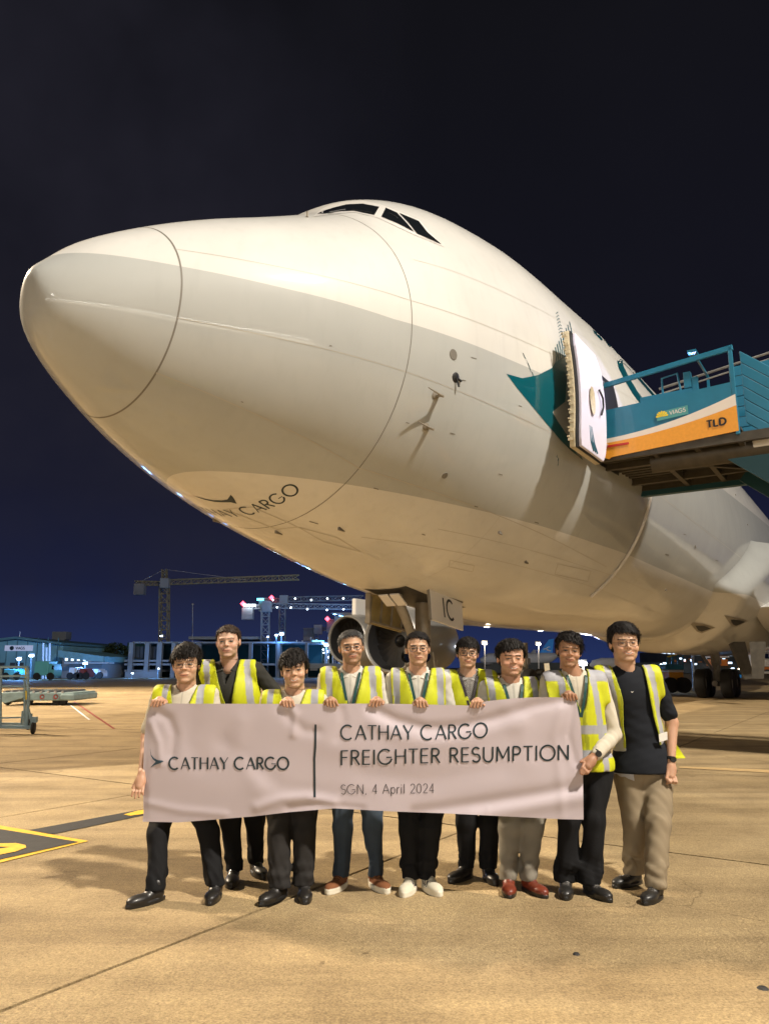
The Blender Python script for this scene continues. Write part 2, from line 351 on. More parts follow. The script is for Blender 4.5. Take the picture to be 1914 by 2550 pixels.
# ------------------------------------------------------------ apron
apron = mesh('apron', [(-400, -60, -.02), (400, -60, -.02), (400, 900, -.02), (-400, 900, -.02)], [(0, 1, 2, 3)], 'concrete'); tag(apron, kind='structure')
AX = Vector((math.cos(RZ), math.sin(RZ), 0)); BX = Vector((math.sin(RZ), -math.cos(RZ), 0))
slab_me = None
DA, DB, GAP = 5.0, 4.03, .030
sl = MB().box((DA/2, DB/2, -.045), (DA-GAP, DB-GAP, .09)).build('concrete_slab', 'concrete', apron)
sl.data.materials.clear(); sl.data.materials.append(MATS['concrete'])
cells = []
for i in range(-4, 10):
    for j in range(-9, 7):
        a0, b0 = 1.5+i*DA, -3.29+j*DB; c = AX*(a0+DA/2) + BX*(b0+DB/2)
        if c.y > -6 and abs(c.x) < 11+c.y*.62 and c.length < 42: cells.append((a0, b0))
# slabs are laid in a frame aligned with the stand; the sheet under them is lowered there
for k, (a0, b0) in enumerate(cells):
    o = sl if k == 0 else sl.copy()
    if k: SC.collection.objects.link(o); o.parent = apron
    p = AX*a0 + BX*(b0+DB); o.location = (p.x, p.y, RNG.uniform(-.0015, .0015)); o.rotation_euler = (0, 0, RZ)
jl = MB()
for a0, b0 in cells:
    p = AX*(a0+DA/2)+BX*(b0+DB/2)
    jl.box((p.x, p.y, -.0125), (DA, DB, .003), rz=RZ)
o = jl.build('joint_bed', 'joint', apron)
def poly_mark(name, pts, m, parent, z=.006):
    return mesh(name, [tuple(gnd(u, v, z)) for u, v in pts], [tuple(range(len(pts)))], m, parent)
mk = thing('stand_marking', 'black and yellow painted box with a yellow number on the concrete by the left edge', 'ground marking', tuple(gnd(60, 2100)))
loc0 = mk.location.copy()
def gm(name, polys, m, z, parent):
    b = MB(off=loc0)
    for pts in polys: b.add([gnd(u, v, z) for u, v in pts], [tuple(range(len(pts)))])
    return b.build(name, m, parent)
far = [(-420, 1990), (0, 2055), (221, 2094), (0, 2148), (-420, 2235)]
gm('yellow_border', [far], 'paint_yellow', .006, mk)
gm('black_field', [[(-400, 2003), (0, 2064), (196, 2096), (0, 2140), (-400, 2215)]], 'paint_black', .010, mk)
def blob(u0, v0, ru, rv): return [(u0+ru*math.cos(t*PI/10), v0+rv*math.sin(t*PI/10)) for t in range(20)]
gm('yellow_numeral', [[(-60, 2095), (0, 2100), (40, 2099), (64, 2104), (66, 2110), (40, 2120), (0, 2128), (-60, 2138), (-60, 2120), (0, 2113), (25, 2109), (0, 2108), (-60, 2110)]], 'paint_yellow', .014, mk)
mk2 = thing('guide_line', 'black painted strip with a yellow line in it running behind the banner corner', 'ground marking', tuple(gnd(220, 2050)))
loc0 = mk2.location.copy()
gm('black_strip', [[(72, 2067), (355, 2015), (520, 1986), (540, 1998), (361, 2029), (132, 2077)]], 'paint_black', .006, mk2)
gm('yellow_line', [[(308, 2028), (345, 2018), (520, 1989), (528, 1994), (361, 2026), (325, 2031)]], 'paint_yellow', .010, mk2)
mk3 = thing('lead_line', 'faded yellow taxi line on the concrete at the right edge', 'ground marking', tuple(gnd(1850, 1915)))
loc0 = mk3.location.copy()
mat('paint_faded', (.50, .335, .15), .7, noise=.15, nscale=9)
gm('yellow_line', [[(1690, 1908), (1800, 1912), (1990, 1920), (1990, 1928), (1800, 1918), (1690, 1912)]], 'paint_faded', .006, mk3)
for u, v, r, lab in ((1434, 2377, .018, 'small dark tar spot alone on the concrete below the banner'), (1898, 2462, .025, 'dark tar spot near the bottom right corner of the apron')):
    p = gnd(u, v, .001); b = MB(off=p); b.lathe([(0, .006), (r*.7, .008), (r, .002), (r*1.1, 0)], c=p, n=9)
    o = b.build('tar_spot', 'paint_black'); o.location = p; tag(o, lab, 'stain')

# ------------------------------------------------------------ the aircraft: cross-sections fitted to a real wide-body nose
XS = np.array([0, .15, .5, 1, 2, 3, 4, 5, 6, 7, 8.5, 10.5, 13, 18, 35, 60, 76])
ZT = np.array([5.634, 5.882, 6.255, 6.64, 7.274, 7.823, 8.43, 9.23, 9.71, 9.989, 10.263, 10.42, 10.6, 10.9, 11.7, 12.0, 10.0])
ZB = np.array([5.634, 5.043, 4.715, 4.401, 3.966, 3.656, 3.394, 3.18, 2.981, 2.806, 2.627, 2.475, 2.383, 2.383, 2.383, 2.9, 6.0])
WD = np.array([.02, .382, .712, 1.047, 1.663, 2.189, 2.563, 2.809, 2.98, 3.123, 3.29, 3.412, 3.525, 3.525, 3.525, 3.4, 1.2])
ZC = np.array([5.634, 5.408, 5.486, 5.609, 5.788, 5.914, 6.029, 6.083, 6.103, 6.103, 6.088, 6.07, 6.06, 6.06, 6.06, 6.1, 7.2])
XR, XD = 1.137, 3.893
def pchip(x, X, Y):
    h = np.diff(X); d = np.diff(Y)/h; m = np.zeros(len(X))
    for i in range(1, len(X)-1):
        if d[i-1]*d[i] > 0:
            w1 = 2*h[i]+h[i-1]; w2 = h[i]+2*h[i-1]; m[i] = (w1+w2)/(w1/d[i-1]+w2/d[i])
    m[0] = d[0]; m[-1] = d[-1]
    i = np.clip(np.searchsorted(X, x, side='right')-1, 0, len(X)-2); t = (x-X[i])/h[i]
    return (1+2*t)*(1-t)**2*Y[i]+t*(1-t)**2*h[i]*m[i]+t*t*(3-2*t)*Y[i+1]+t*t*(t-1)*h[i]*m[i+1]
def prof(x, Y): return pchip(np.sqrt(np.asarray(x, float)), np.sqrt(XS), Y)
def surf(x, th, lift=0.0):
    x = np.asarray(x, float); zt, zb, w, zc = (prof(x, A) for A in (ZT, ZB, WD, ZC))
    c, s = np.cos(th), np.sin(th)
    z = np.where(s > 0, zc+(zt-zc+lift)*s, zc+(zc-zb+lift)*s); y = (w+lift)*c
    return np.stack([x+0*y, y, z], -1)
def th_of_z(x, z):                       # port side angle at height z
    zt, zb, zc = (float(prof(x, A)) for A in (ZT, ZB, ZC))
    s = (z-zc)/((zt-zc) if z > zc else (zc-zb)); return PI - math.asin(max(-1, min(1, s)))
NT = 128
def skin(name, xs, m, parent):
    th = np.linspace(0, 2*PI, NT+1)[:-1]; G = surf(np.asarray(xs)[:, None], th[None])
    n = len(xs); idx = np.arange(n*NT).reshape(n, NT); a = idx[:-1]; b = idx[1:]
    f = np.stack([a, np.roll(a, -1, 1), np.roll(b, -1, 1), b], -1).reshape(-1, 4)
    return mesh(name, G.reshape(-1, 3), f, m, parent, smooth=True)
AIR = bpy.data.objects.new('cargo_aircraft', None); SC.collection.objects.link(AIR); AIR.matrix_world = AM
tag(AIR, 'huge white and pale grey four engined freight aircraft towering over the group', 'aircraft')
x_r = list(np.concatenate([[0, .008, .02, .05, .09, .15, .22], np.arange(.3, XR-.05, .09), [XR-.004]]))
x_d = list(np.concatenate([[XR+.004], np.arange(XR+.1, XD-.05, .1), [XD-.003]]))
x_f = list(np.concatenate([[XD+.003], np.arange(XD+.1, 13, .13), np.arange(13.2, 76, .8), [76]]))
radome = skin('radome', x_r, 'livery', AIR); nose = skin('nose_cargo_door', x_d, 'livery', AIR); fus = skin('fuselage', x_f, 'livery', AIR)
# backing just inside the skin, seen as the dark joint between the three pieces
def band(name, x0, x1, lift, m, t0=0, t1=2*PI, n=NT, parent=AIR):
    th = np.linspace(t0, t1, n+1); G = np.concatenate([surf(np.full_like(th, x), th, lift) for x in (x0, x1)])
    f = [(i, i+1, n+2+i, n+1+i) for i in range(n)]; return mesh(name, G, f, m, parent, smooth=True)
band('radome_joint', XR-.012, XR+.012, -.006, 'seam'); band('door_joint', XD-.012, XD+.012, -.006, 'seam')
band('radome_edge', XR-.009, XR+.009, .0015, 'seam', PI*.35, PI*1.62); band('door_edge', XD-.006, XD+.006, .002, 'seam', PI*.62, PI*1.55)
def seam_line(name, pts, w=.012, m='seam_soft', lift=.002):
    V = []; 
    for x, z in pts:
        for d in (-w/2, w/2): V.append(surf(x, th_of_z(x, z+d), lift))
    return mesh(name, V, [(2*i, 2*i+2, 2*i+3, 2*i+1) for i in range(len(pts)-1)], m, AIR, smooth=True)
def lin(a, b, n=40): return [(a[0]+(b[0]-a[0])*i/n, a[1]+(b[1]-a[1])*i/n) for i in range(n+1)]
seam_line('panel_joint', lin((XR, 5.29), (9.2, 5.29)), .008)
seam_line('panel_joint', lin((XR, 4.70), (XD, 4.07)) + lin((XD, 4.07), (12.0, 3.55))[1:], .009)
seam_line('panel_joint', lin((XR, 6.18), (3.9, 6.3)) + lin((3.9, 6.3), (13, 7.3))[1:], .008)
seam_line('panel_joint', lin((4.2, 7.1), (12.5, 8.3)), .006)
seam_line('panel_joint', lin((6, 3.55), (20, 3.3)), .006)
seam_line('panel_joint', lin((5, 3.35), (22, 2.9)), .006)
seam_line('panel_joint', lin((12.6, 5.3), (30, 5.3)), .009)
for x, t0, t1 in ((7.05, 1.18, 1.5), (12.6, 1.05, 1.45), (16.5, 1.0, 1.45)):
    band('frame_joint', x, x+.006, .002, 'seam_soft', PI*t0, PI*t1, 40)
# surface hit of a sight line, in the aircraft frame
_bm = bmesh.new()
for o in (radome, nose, fus): _bm.from_mesh(o.data)
BVH = BVHTree.FromBMesh(_bm); _bm.free()
A3 = AM.to_3x3().inverted()
def onskin(u, v, lift=.005):
    d = (A3 @ ray(u, v)).normalized(); h = BVH.ray_cast(CAMA, d)
    if h[0] is None:
        h = BVH.find_nearest(CAMA + d*12)
        n = h[1]; 
        return h[0] + (n if n.dot(d) < 0 else -n)*lift
    n = h[1]; n = n if n.dot(d) < 0 else -n
    return h[0] + n*lift
def decal(name, poly, m, lift=.005, step=14, mirror=False, parent=AIR):
    V, Fc = fill_poly(poly, lambda x, y: onskin(x, y, lift), step)
    o = mesh(name, V, Fc, m, parent, smooth=True)
    if mirror: mesh(name, [(p[0], -p[1], p[2]) for p in V], [f[::-1] for f in Fc], m, parent, smooth=True)
    return o
# flight-deck windows
P1 = [(790, 534), (806, 527), (830, 519), (862, 511), (902, 509), (944, 517), (932, 537), (881, 526), (845, 528), (812, 533)]
P2 = [(960, 519), (987, 531), (1008, 553), (1030, 579), (990, 558), (949, 541)]
P3 = [(993, 532), (1041, 552), (1063, 580), (1098, 610), (1037, 583), (1016, 556)]
decal('window_surround', [(778, 541), (800, 522), (819, 512), (855, 503), (902, 500), (948, 510), (992, 527), (1044, 549), (1068, 578), (1105, 615), (1030, 585), (945, 545), (930, 540), (881, 529), (845, 532), (808, 537)], 'skin_white', .006, 10)
for P in (P1, P2, P3):
    decal('flight_deck_window', P, 'glass_dark', .014, 8, True)
for (u0, v0, u1, v1) in ((876, 524, 925, 533), (820, 531, 860, 525), (966, 532, 990, 546)):
    p, q = onskin(u0, v0, .016), onskin(u1, v1, .02); b = MB(); b.tube([p, (p+q)/2, q], .008, 5); b.build('windscreen_wiper', 'black', AIR)
# markings
decal('brush_mark', [(1260, 931), (1299, 942), (1338, 934), (1372, 917), (1392, 898), (1412, 893), (1409, 960), (1406, 1000), (1374, 1026), (1388, 1050), (1406, 1077), (1434, 1108), (1450, 1146), (1420, 1122), (1393, 1095), (1360, 1055), (1329, 1018), (1286, 966)], 'teal_paint', .005, 10)
st = []
for i in range(9):
    x = 1374+4.6*i; y = 917-3.0*i
    st.append((2.6-.1*i, [(x, y), (x+8+.5*i, y-14-i), (x+11+i*.3, y-32-3*i), (x+7-.2*i, y-52-5.0*i)]))
for j in range(8):
    x = 1391-j*1.2; y = 838-j*8
    st.append((1.6, [(x, y), (x+5, y-5), (x+12-j, y-3)]))
V, Fc = ribbons(st, lambda x, y: onskin(x, y, .006), 6); mesh('brush_bristles', V, Fc, 'teal_paint', AIR)
# big fuselage titles, only partly in view above the steps
for P in ([(1472, 811), (1480, 818), (1499, 846), (1497, 849), (1478, 830)], [(1496, 832), (1503, 838), (1520, 863), (1517, 865), (1502, 846)], [(1518, 851), (1524, 858), (1541, 881), (1538, 883), (1522, 864)]):
    decal('title_letter', P, 'teal_paint', .006, 6)
V, Fc = ribbons([(13, [(1541, 897), (1545, 915), (1560, 945), (1580, 978), (1600, 1005), (1640, 1060)]), (6, [(1541, 897), (1556, 905), (1575, 925), (1600, 955), (1632, 992)])], lambda x, y: onskin(x, y, .006), 6)
mesh('title_letter', V, Fc, 'teal_paint', AIR)
V, Fc = ribbons([(7, [(1838, 1200), (1850, 1215), (1866, 1235)]), (6, [(1858, 1195), (1885, 1228), (1912, 1262)]), (5, [(1880, 1240), (1895, 1240), (1905, 1252), (1902, 1262)])], lambda x, y: onskin(x, y, .006), 6)
mesh('title_letter', V, Fc, 'teal_paint', AIR)
# lettering under the nose: laid across the belly
def belly(x, y, lift=.004):
    w, zb, zc = float(prof(x, WD)), float(prof(x, ZB)), float(prof(x, ZC)); q = max(-1, min(1, y/w))
    return (x, y, zc-(zc-zb+lift)*math.sqrt(1-q*q))
SX = lambda s, t: belly(3.47-t+ .07*(s/1.05)**2*0, -s)
V, Fc = ribbons(text_strokes('CATHAY CARGO', -1.12, 0, 1.02, .22, .027, .014, .16), SX, .03); mesh('nose_title', V, Fc, 'ink', AIR)
V, Fc = fill_poly([(-.36+.62*(1-a)*1.0, .36+.30*b_) for a, b_ in [(1.0, 1.0), (.8, .72), (.6, .5), (.4, .38), (.22, .36), (.0, .62), (.05, .3), (.1, .1), (.16, -.12), (.24, .1), (.42, .22), (.62, .34), (.84, .62)]], SX, .05)
mesh('nose_emblem', V, Fc, 'ink', AIR, smooth=True)
for P in ([(742, 1312), (838, 1338), (900, 1375), (806, 1349)], [(560, 1268), (690, 1318), (742, 1312), (628, 1262)], [(1388, 1404), (1470, 1422), (1462, 1448), (1380, 1430)], [(1120, 1395), (1180, 1408), (1176, 1424), (1116, 1411)]):
    V, Fc = ribbons([(1.6, P+[P[0]])], lambda x, y: onskin(x, y, .003), 8); mesh('hatch_outline', V, Fc, 'seam_soft', AIR)
for u, v, w_ in ((1172, 890, 14), (1150, 946, 9), (1010, 1052, 8), (1120, 1078, 12), (1290, 1010, 8), (930, 1215, 12), (1180, 1260, 9), (1330, 1300, 10), (600, 1000, 6), (820, 860, 6), (1240, 1180, 10), (1700, 1330, 7), (1780, 1395, 7), (1655, 1380, 9), (770, 1298, 22), (1050, 1330, 8)):
    V, Fc = ribbons([(2.2, [(u, v), (u+w_, v+w_*.28)])], lambda x, y: onskin(x, y, .004), 5); mesh('stencil_mark', V, Fc, 'seam', AIR)
# probes, vanes and vents on the port cheek
def probe(u, v, kind):
    p = onskin(u, v, 0); d = (A3 @ ray(u, v)).normalized(); h = BVH.ray_cast(CAMA, d); n = h[1] if h[1].dot(d) < 0 else -h[1]
    b = MB()
    if kind == 'pitot':
        b.lathe([(.02, -.002), (.06, .004), (.05, .010), (.0, .012)], c=p, axis=n, n=16)
        e = p+n*.125; b.beam(p+Vector((.05, 0, 0)), e, .07, .022, up=(0, 0, 1)); b.tube([e+Vector((.05, 0, 0)), e+Vector((-.02, 0, 0)), e+Vector((-.10, 0, 0)), e+Vector((-.36, 0, .0))], [.016, .020, .014, .007], 8)
        return b.build('pitot_probe', 'gear_grey', AIR, True)
    if kind == 'vane':
        b.lathe([(0, .014), (.06, .012), (.075, .002), (.075, -.01)], c=p, axis=n, n=18); b.beam(p+n*.01, p+n*.03+Vector((.12, 0, -.02)), .03, .02); b.beam(p+n*.01, p+n*.03+Vector((.05, 0, -.13)), .02, .02)
        return b.build('angle_vane', 'black', AIR, True)
    b.lathe([(0, .008), (.05, .008), (.055, -.01)], c=p, axis=n, n=18); return b.build('static_port', 'seam', AIR, True)
probe(1083, 984, 'pitot'); probe(1060, 1062, 'pitot'); probe(1134, 940, 'vane'); probe(1107, 1184, 'port')
p = onskin(1128, 883, .003); b = MB(); d = (A3 @ ray(1128, 883)).normalized(); n = BVH.ray_cast(CAMA, d)[1]; n = n if n.dot(d) < 0 else -n
b.lathe([(0, .004), (.075, .004), (.08, 0)], c=p, axis=n, n=20); b.build('temperature_port', 'seam', AIR, True)
for u, v in ((1245, 1327), (694, 1326), (850, 1318), (1657, 1469), (1730, 1361), (1830, 1233), (1860, 1307), (1310, 1585 if False else 1400), (540, 1296)):
    p = onskin(u, v, .0); b = MB(); b.box(p, (.16, .03, .05), rz=.1); b.build('drain_mast', 'seam', AIR)
for u, v in ((765, 541),):
    p = onskin(u, v, 0); b = MB(); b.tube([p, p+Vector((0, 0, .09))], .02, 6); b.build('nose_aerial', 'gear_grey', AIR)

# forward port door, swung open against the skin: a curved slab with lining and a toothed edge
DX0, DX1 = 7.42, 8.93
def dcurve(z): return -3.33 - .10*(1-((z-5.95)/1.2)**2)
door = MB(); zs = np.linspace(4.98, 7.06, 15)
def outline(x0, x1, inset=0):
    pts = []
    for z in zs:
        e = 0.0
        t = (z-zs[0])/(zs[-1]-zs[0])
        if t > .86: e = (t-.86)/.14*.18
        if t < .1: e = (.1-t)/.1*.12
        pts.append((z, x0+e*.6+inset, x1-e-inset))
    return pts
def slab(y0, y1, x0, x1, inset, name, m, parent):
    b = MB(off=(0, 0, 0)); O = outline(x0, x1, inset); V = []; Fc = []; 
    for z, a, c in O:
        z = min(max(z, zs[0]+inset), zs[-1]-inset)
        V += [(a, dcurve(z)+y0, z), (a, dcurve(z)+y1, z), (c, dcurve(z)+y1, z), (c, dcurve(z)+y0, z)]
    for i in range(len(O)-1):
        k = 4*i
        for j in range(4): Fc.append((k+j, k+(j+1) % 4, k+4+(j+1) % 4, k+4+j))
    Fc += [(0, 1, 2, 3), tuple(4*(len(O)-1)+j for j in (3, 2, 1, 0))]
    b.add(V, Fc); return b.build(name, m, parent, bevel=.012)
dr = slab(-.03, -.12, DX0, DX1, 0, 'open_entry_door', 'cream', AIR)
slab(-.12, -.145, DX0+.02, DX1, .0, 'door_seal', 'black', dr); slab(-.145, -.20, DX0+.08, DX1-.01, .03, 'door_lining', 'door_lining', dr)
for i in range(13):
    z = 5.1+i*.152; b = MB(); b.box((DX0-.006, dcurve(z)-.06, z), (.02, .08, .045), m=0); b.box((DX0-.016, dcurve(z)-.03, z+.05), (.03, .035, .025), m=0); b.build('latch_roller', 'cream', dr)
b = MB(); b.lathe([(.0, .0), (.1, .0), (.15, .012), (.19, .02)], c=(0, 0, 0), axis=(0, -1, 0), n=24)
for i, q in enumerate(b.v): b.v[i] = (DX0+.63+q[0]*.75, dcurve(5.95)-.205+q[1], 5.92+q[2]*1.35)
b.build('door_window', 'cream', dr, True)
b = MB(); b.tube([(DX0+1.05, dcurve(6.2)-.225, 6.25), (DX0+1.16, dcurve(6.1)-.25, 6.12), (DX0+1.15, dcurve(6)-.25, 5.95), (DX0+1.06, dcurve(6)-.235, 5.78)], .018, 6); b.build('door_handle', 'black', dr)
b = MB()
for i in range(3): b.tube([(DX0+.5+.06*i, dcurve(5.3)-.205, 5.45), (DX0+.58+.09*i, dcurve(5.2)-.205, 5.2), (DX0+.75+.1*i, dcurve(5.1)-.205, 5.06)], .012, 5)
b.build('slide_strap', 'stair_blue', dr)
b = MB(); b.tube([(8.6, -3.3, 6.6), (9.2, -3.5, 6.65), (9.5, -3.35, 6.6)], .05, 8); b.tube([(8.6, -3.3, 5.4), (9.2, -3.5, 5.42), (9.5, -3.35, 5.4)], .05, 8); b.build('hinge_arm', 'steel', dr)
# the opening itself
V, Fc = fill_poly([(9.55, 5.18), (10.6, 5.18), (10.6, 7.1), (9.55, 7.1)], lambda x, z: tuple(surf(x, th_of_z(x, z), .006)), .2)
mesh('doorway', V, Fc, 'black', AIR)

# nose landing gear
def gpart(name, bld, m, smooth=False, parent=AIR, bevel=0): return bld.build(name, m, parent, smooth, bevel)
GX = 8.45
gearp = gpart('nose_gear_strut', MB().tube([(GX, 0, 3.0), (GX, 0, 1.5)], .15, 16).tube([(GX, 0, 1.5), (GX, 0, .62)], .10, 16).tube([(GX-1.1, 0, 2.95), (GX-.12, 0, 1.62)], .09, 10).tube([(GX-.95, .22, 2.9), (GX-.1, .05, 1.75)], .035, 8).tube([(GX, -.52, .62), (GX, .52, .62)], .09, 12)
  .box((GX+.02, 0, 1.45), (.34, .42, .22)).tube([(GX+.2, 0, 1.4), (GX+.42, 0, 1.05), (GX+.16, 0, .72)], .05, 8).box((GX-.2, 0, 1.75), (.16, .5, .16)).tube([(GX-.16, -.3, 1.7), (GX-.1, -.34, 1.2), (GX-.05, -.2, .8)], .02, 6).tube([(GX-.16, .3, 1.7), (GX-.12, .3, 1.2), (GX-.05, .2, .8)], .02, 6), 'gear_grey', True)
for s in (-1, 1):
    b = MB(); b.lathe([(.22, -.13), (.3, -.17), (.5, -.2), (.59, -.16), (.62, -.08), (.62, .08), (.59, .16), (.5, .2), (.3, .17), (.22, .13)], c=(GX, s*.36, .62), axis=(0, 1, 0), n=36)
    t = gpart('nose_wheel', b, 'rubber', True)
    b = MB(); b.lathe([(.0, -.12), (.12, -.13), (.2, -.1), (.26, -.15), (.3, -.15), (.3, .15), (.26, .15), (.2, .1), (.12, .13), (0, .12)], c=(GX, s*.36, .62), axis=(0, 1, 0), n=24); b.build('rim', 'alu', t, True)
    b = MB(); b.lathe([(.0, 0), (.09, .0), (.11, .03), (.12, .06)], c=(GX-.22, s*.2, 1.62), axis=(-1, 0, 0), n=16); b.build('taxi_light', 'glass_dark', gearp, True)
for s, m in ((-1, 'skin_white'), (1, 'primer')):
    x0, x1 = 7.60, 8.86
    zt0, zt1 = 2.84, 2.66; d = 1 if s < 0 else 1
    poly = [(x0, s*.6, zt0), (x1, s*.6, zt1), (x1-.08, s*.66, 2.10), (x0-.02, s*.66, 2.25)]
    if s > 0: poly = [(7.48, s*.6, 2.78), (8.78, s*.6, 2.72), (8.74, s*.66, 2.10), (7.50, s*.66, 2.24)]
    g = gpart('nose_gear_door', MB().prism(poly, (0, s*.045, 0)), m, bevel=.01)
    if s > 0:
        b = MB()
        for i in range(4): b.beam((7.55+i*.38, .585, 2.72), (7.55+i*.38, .64, 2.2), .03, .04)
        b.beam((7.5, .58, 2.26), (8.72, .58, 2.14), .04); b.box((7.47, .6, 2.5), (.06, .1, .56)); b.build('door_stiffener', 'gear_grey', g)
for a, c in (((7.2, -.2), (7.5, -.04)), ((7.2, .04), (7.5, .2))):
    gpart('forward_gear_door', MB().box(((a[0]+c[0])/2+.02, (a[1]+c[1])/2, 2.62), (.34, .2, .03), R=Matrix.Rotation(.55, 3, 'Y')), 'skin_white', bevel=.006)
b = MB()
for p_, q_ in (((7.60, 2.84), (8.86, 2.66)), ((7.60, 2.84), (7.58, 2.25))): b.beam((p_[0], -.615-.06*(2.84-p_[1]), p_[1]), (q_[0], -.615-.06*(2.84-q_[1])-.02, q_[1]), .035, .05)
b.build('door_edge_seal', 'seam', AIR)
V, Fc = ribbons(text_strokes('IC', 8.03, 0, 8.46, .36, .05, .05, .25), lambda x, z: (x, -.652-.02*0-.0, 2.30+z), .03)
V = [(x, -.650-.06*max(0, (2.75-z)/.6) , z-(x-8.2)*.13) for x, y, z in V]
mesh('registration_mark', V, Fc, 'black', AIR)
V, Fc = fill_poly([(7.1, -.45), (9.3, -.5), (9.3, .5), (7.1, .45)], lambda x, y: belly(x, y, .006), .25); mesh('gear_bay', V, Fc, 'black', AIR)

# wings, fairing, engines, main gear
def wing(s):
    V = []; Fc = []; st = [(3.3, 28.5, 13.0, 3.7, 1.6), (8, 31.2, 11.6, 4.0, 1.2), (14, 33.5, 9.0, 4.4, .85), (22, 39.6, 6.8, 5.0, .6), (31.5, 47, 4.2, 5.9, .3)]; n = 20
    for y, le, c, z, t in st:
        for k in range(n):
            a = 2*PI*k/n; xx = (1-math.cos(a))/2; th = (math.sin(a))*(math.sqrt(xx)*(1-xx)*2.2*.5 + .02)
            V.append((le+c*xx, s*y, z+t*th*1.1-(xx*.04*c*.5)))
    for i in range(len(st)-1):
        for k in range(n): a = i*n+k; b = i*n+(k+1) % n; Fc.append((a, b, b+n, a+n))
    Fc.append(tuple(range((len(st)-1)*n, len(st)*n))); b = MB(); b.add(V, Fc); return b.build('wing', 'skin_white', AIR, True)
wing(-1); wing(1)
def fairing():
    ths = np.linspace(PI*.985, PI*2.015, 90); xs = np.concatenate([np.arange(21, 33, .25), np.arange(33, 56, 1.5)]); V = []
    for x in xs:
        base = surf(x, ths); z = base[:, 2]
        xs0 = np.where(z < 4.1, 22.2+1.45*(4.1-z), 22.2+2.6*(z-4.1)); g = np.clip((x-xs0)/2.6, 0, 1); g = g*g*(3-2*g); g = g*max(0, min(1, (56-x)/9))
        q = surf(x, ths, -.03); q2 = surf(x, ths, .80); V.append(q+(q2-q)*g[:, None]*np.array([1, 1, .55]))
    n = len(ths); Fc = [(i*n+k, i*n+k+1, (i+1)*n+k+1, (i+1)*n+k) for i in range(len(xs)-1) for k in range(n-1)]
    return mesh('wing_fairing', np.concatenate(V), Fc, 'livery', AIR, smooth=True)
FAIR = fairing(); _bm = bmesh.new(); _bm.from_mesh(FAIR.data); FB = BVHTree.FromBMesh(_bm); _bm.free()
def onfair(u, v, lift=.01):
    d = (A3 @ ray(u, v)).normalized(); h = FB.ray_cast(CAMA, d)
    if h[0] is None: return onskin(u, v, lift)
    n = h[1] if h[1].dot(d) < 0 else -h[1]; return h[0]+n*lift
for P, Q in (([(1712, 1547), (1752, 1553), (1780, 1562), (1745, 1576), (1733, 1571)], [(1729, 1556), (1752, 1557), (1768, 1563), (1745, 1571), (1736, 1567)]), ([(1801, 1531), (1840, 1539), (1861, 1545), (1830, 1561), (1818, 1557)], [(1816, 1541), (1838, 1543), (1852, 1547), (1830, 1557), (1822, 1553)])):
    V, Fc = fill_poly(P, lambda x, y: onfair(x, y, .02), 8); o = mesh('ram_air_inlet', V, Fc, 'gear_grey', AIR)
    V, Fc = fill_poly(Q, lambda x, y: onfair(x, y, .035), 8); mesh('inlet_throat', V, Fc, 'black', o)
b = MB(); b.tube([surf(12.62, th_of_z(12.62, z), .03) for z in np.linspace(5.2, 3.0, 14)], .035, 8); b.build('bright_streak_tube', 'skin_white', AIR, True)  # pale tube added as the bright streak of light on the hull
mat('nacelle_paint', (.20, .195, .185), .4, coat=.4)
def engine(x, y, z):
    e = MB().lathe([(1.425, .004), (1.43, 0), (1.5, .08), (1.6, .5), (1.66, 1.2), (1.62, 2.6), (1.4, 4.2), (1.15, 4.6)], c=(x, y, z), axis=(1, 0, 0), n=48).build('engine_nacelle', 'nacelle_paint', AIR, True)
    MB().lathe([(1.355, .16), (1.37, .08), (1.42, .01), (1.43, -.004), (1.5, .07), (1.56, .26), (1.57, .3)], c=(x-.006, y, z), axis=(1, 0, 0), n=48).build('intake_lip', 'alu', e, True)
    MB().lathe([(1.42, .02), (1.36, .14), (1.34, .5), (1.3, .95), (.3, 1.0), (.28, .9)], c=(x, y, z), axis=(1, 0, 0), n=40).build('intake_duct', 'black', e, True)
    b = MB()
    for k in range(24):
        a = 2*PI*k/24; r = Matrix.Rotation(a, 3, 'X'); pts = [r @ Vector(q) for q in ((.88, -.05, .3), (.9, .05, .3), (.98, .16, 1.3), (.86, -.16, 1.3))]
        b.add([Vector((x, y, z))+q for q in pts], [(0, 1, 2, 3)])
    b.build('fan_blade_ring', 'black', e)['kind'] = 'stuff'
    MB().lathe([(0, .65), (.05, .68), (.14, .8), (.24, 1)], c=(x, y, z), axis=(1, 0, 0), n=24).build('fan_spinner', 'black', e, True)
    MB().box((x+3.4, y, z+2.0), (5.2, .3, 1.3)).build('pylon', 'skin_white', e, bevel=.05)
for s in (1, -1):
    engine(25.6 if s > 0 else 26.5, s*11.75, 2.62); engine(34.6, s*20.8, 3.1)
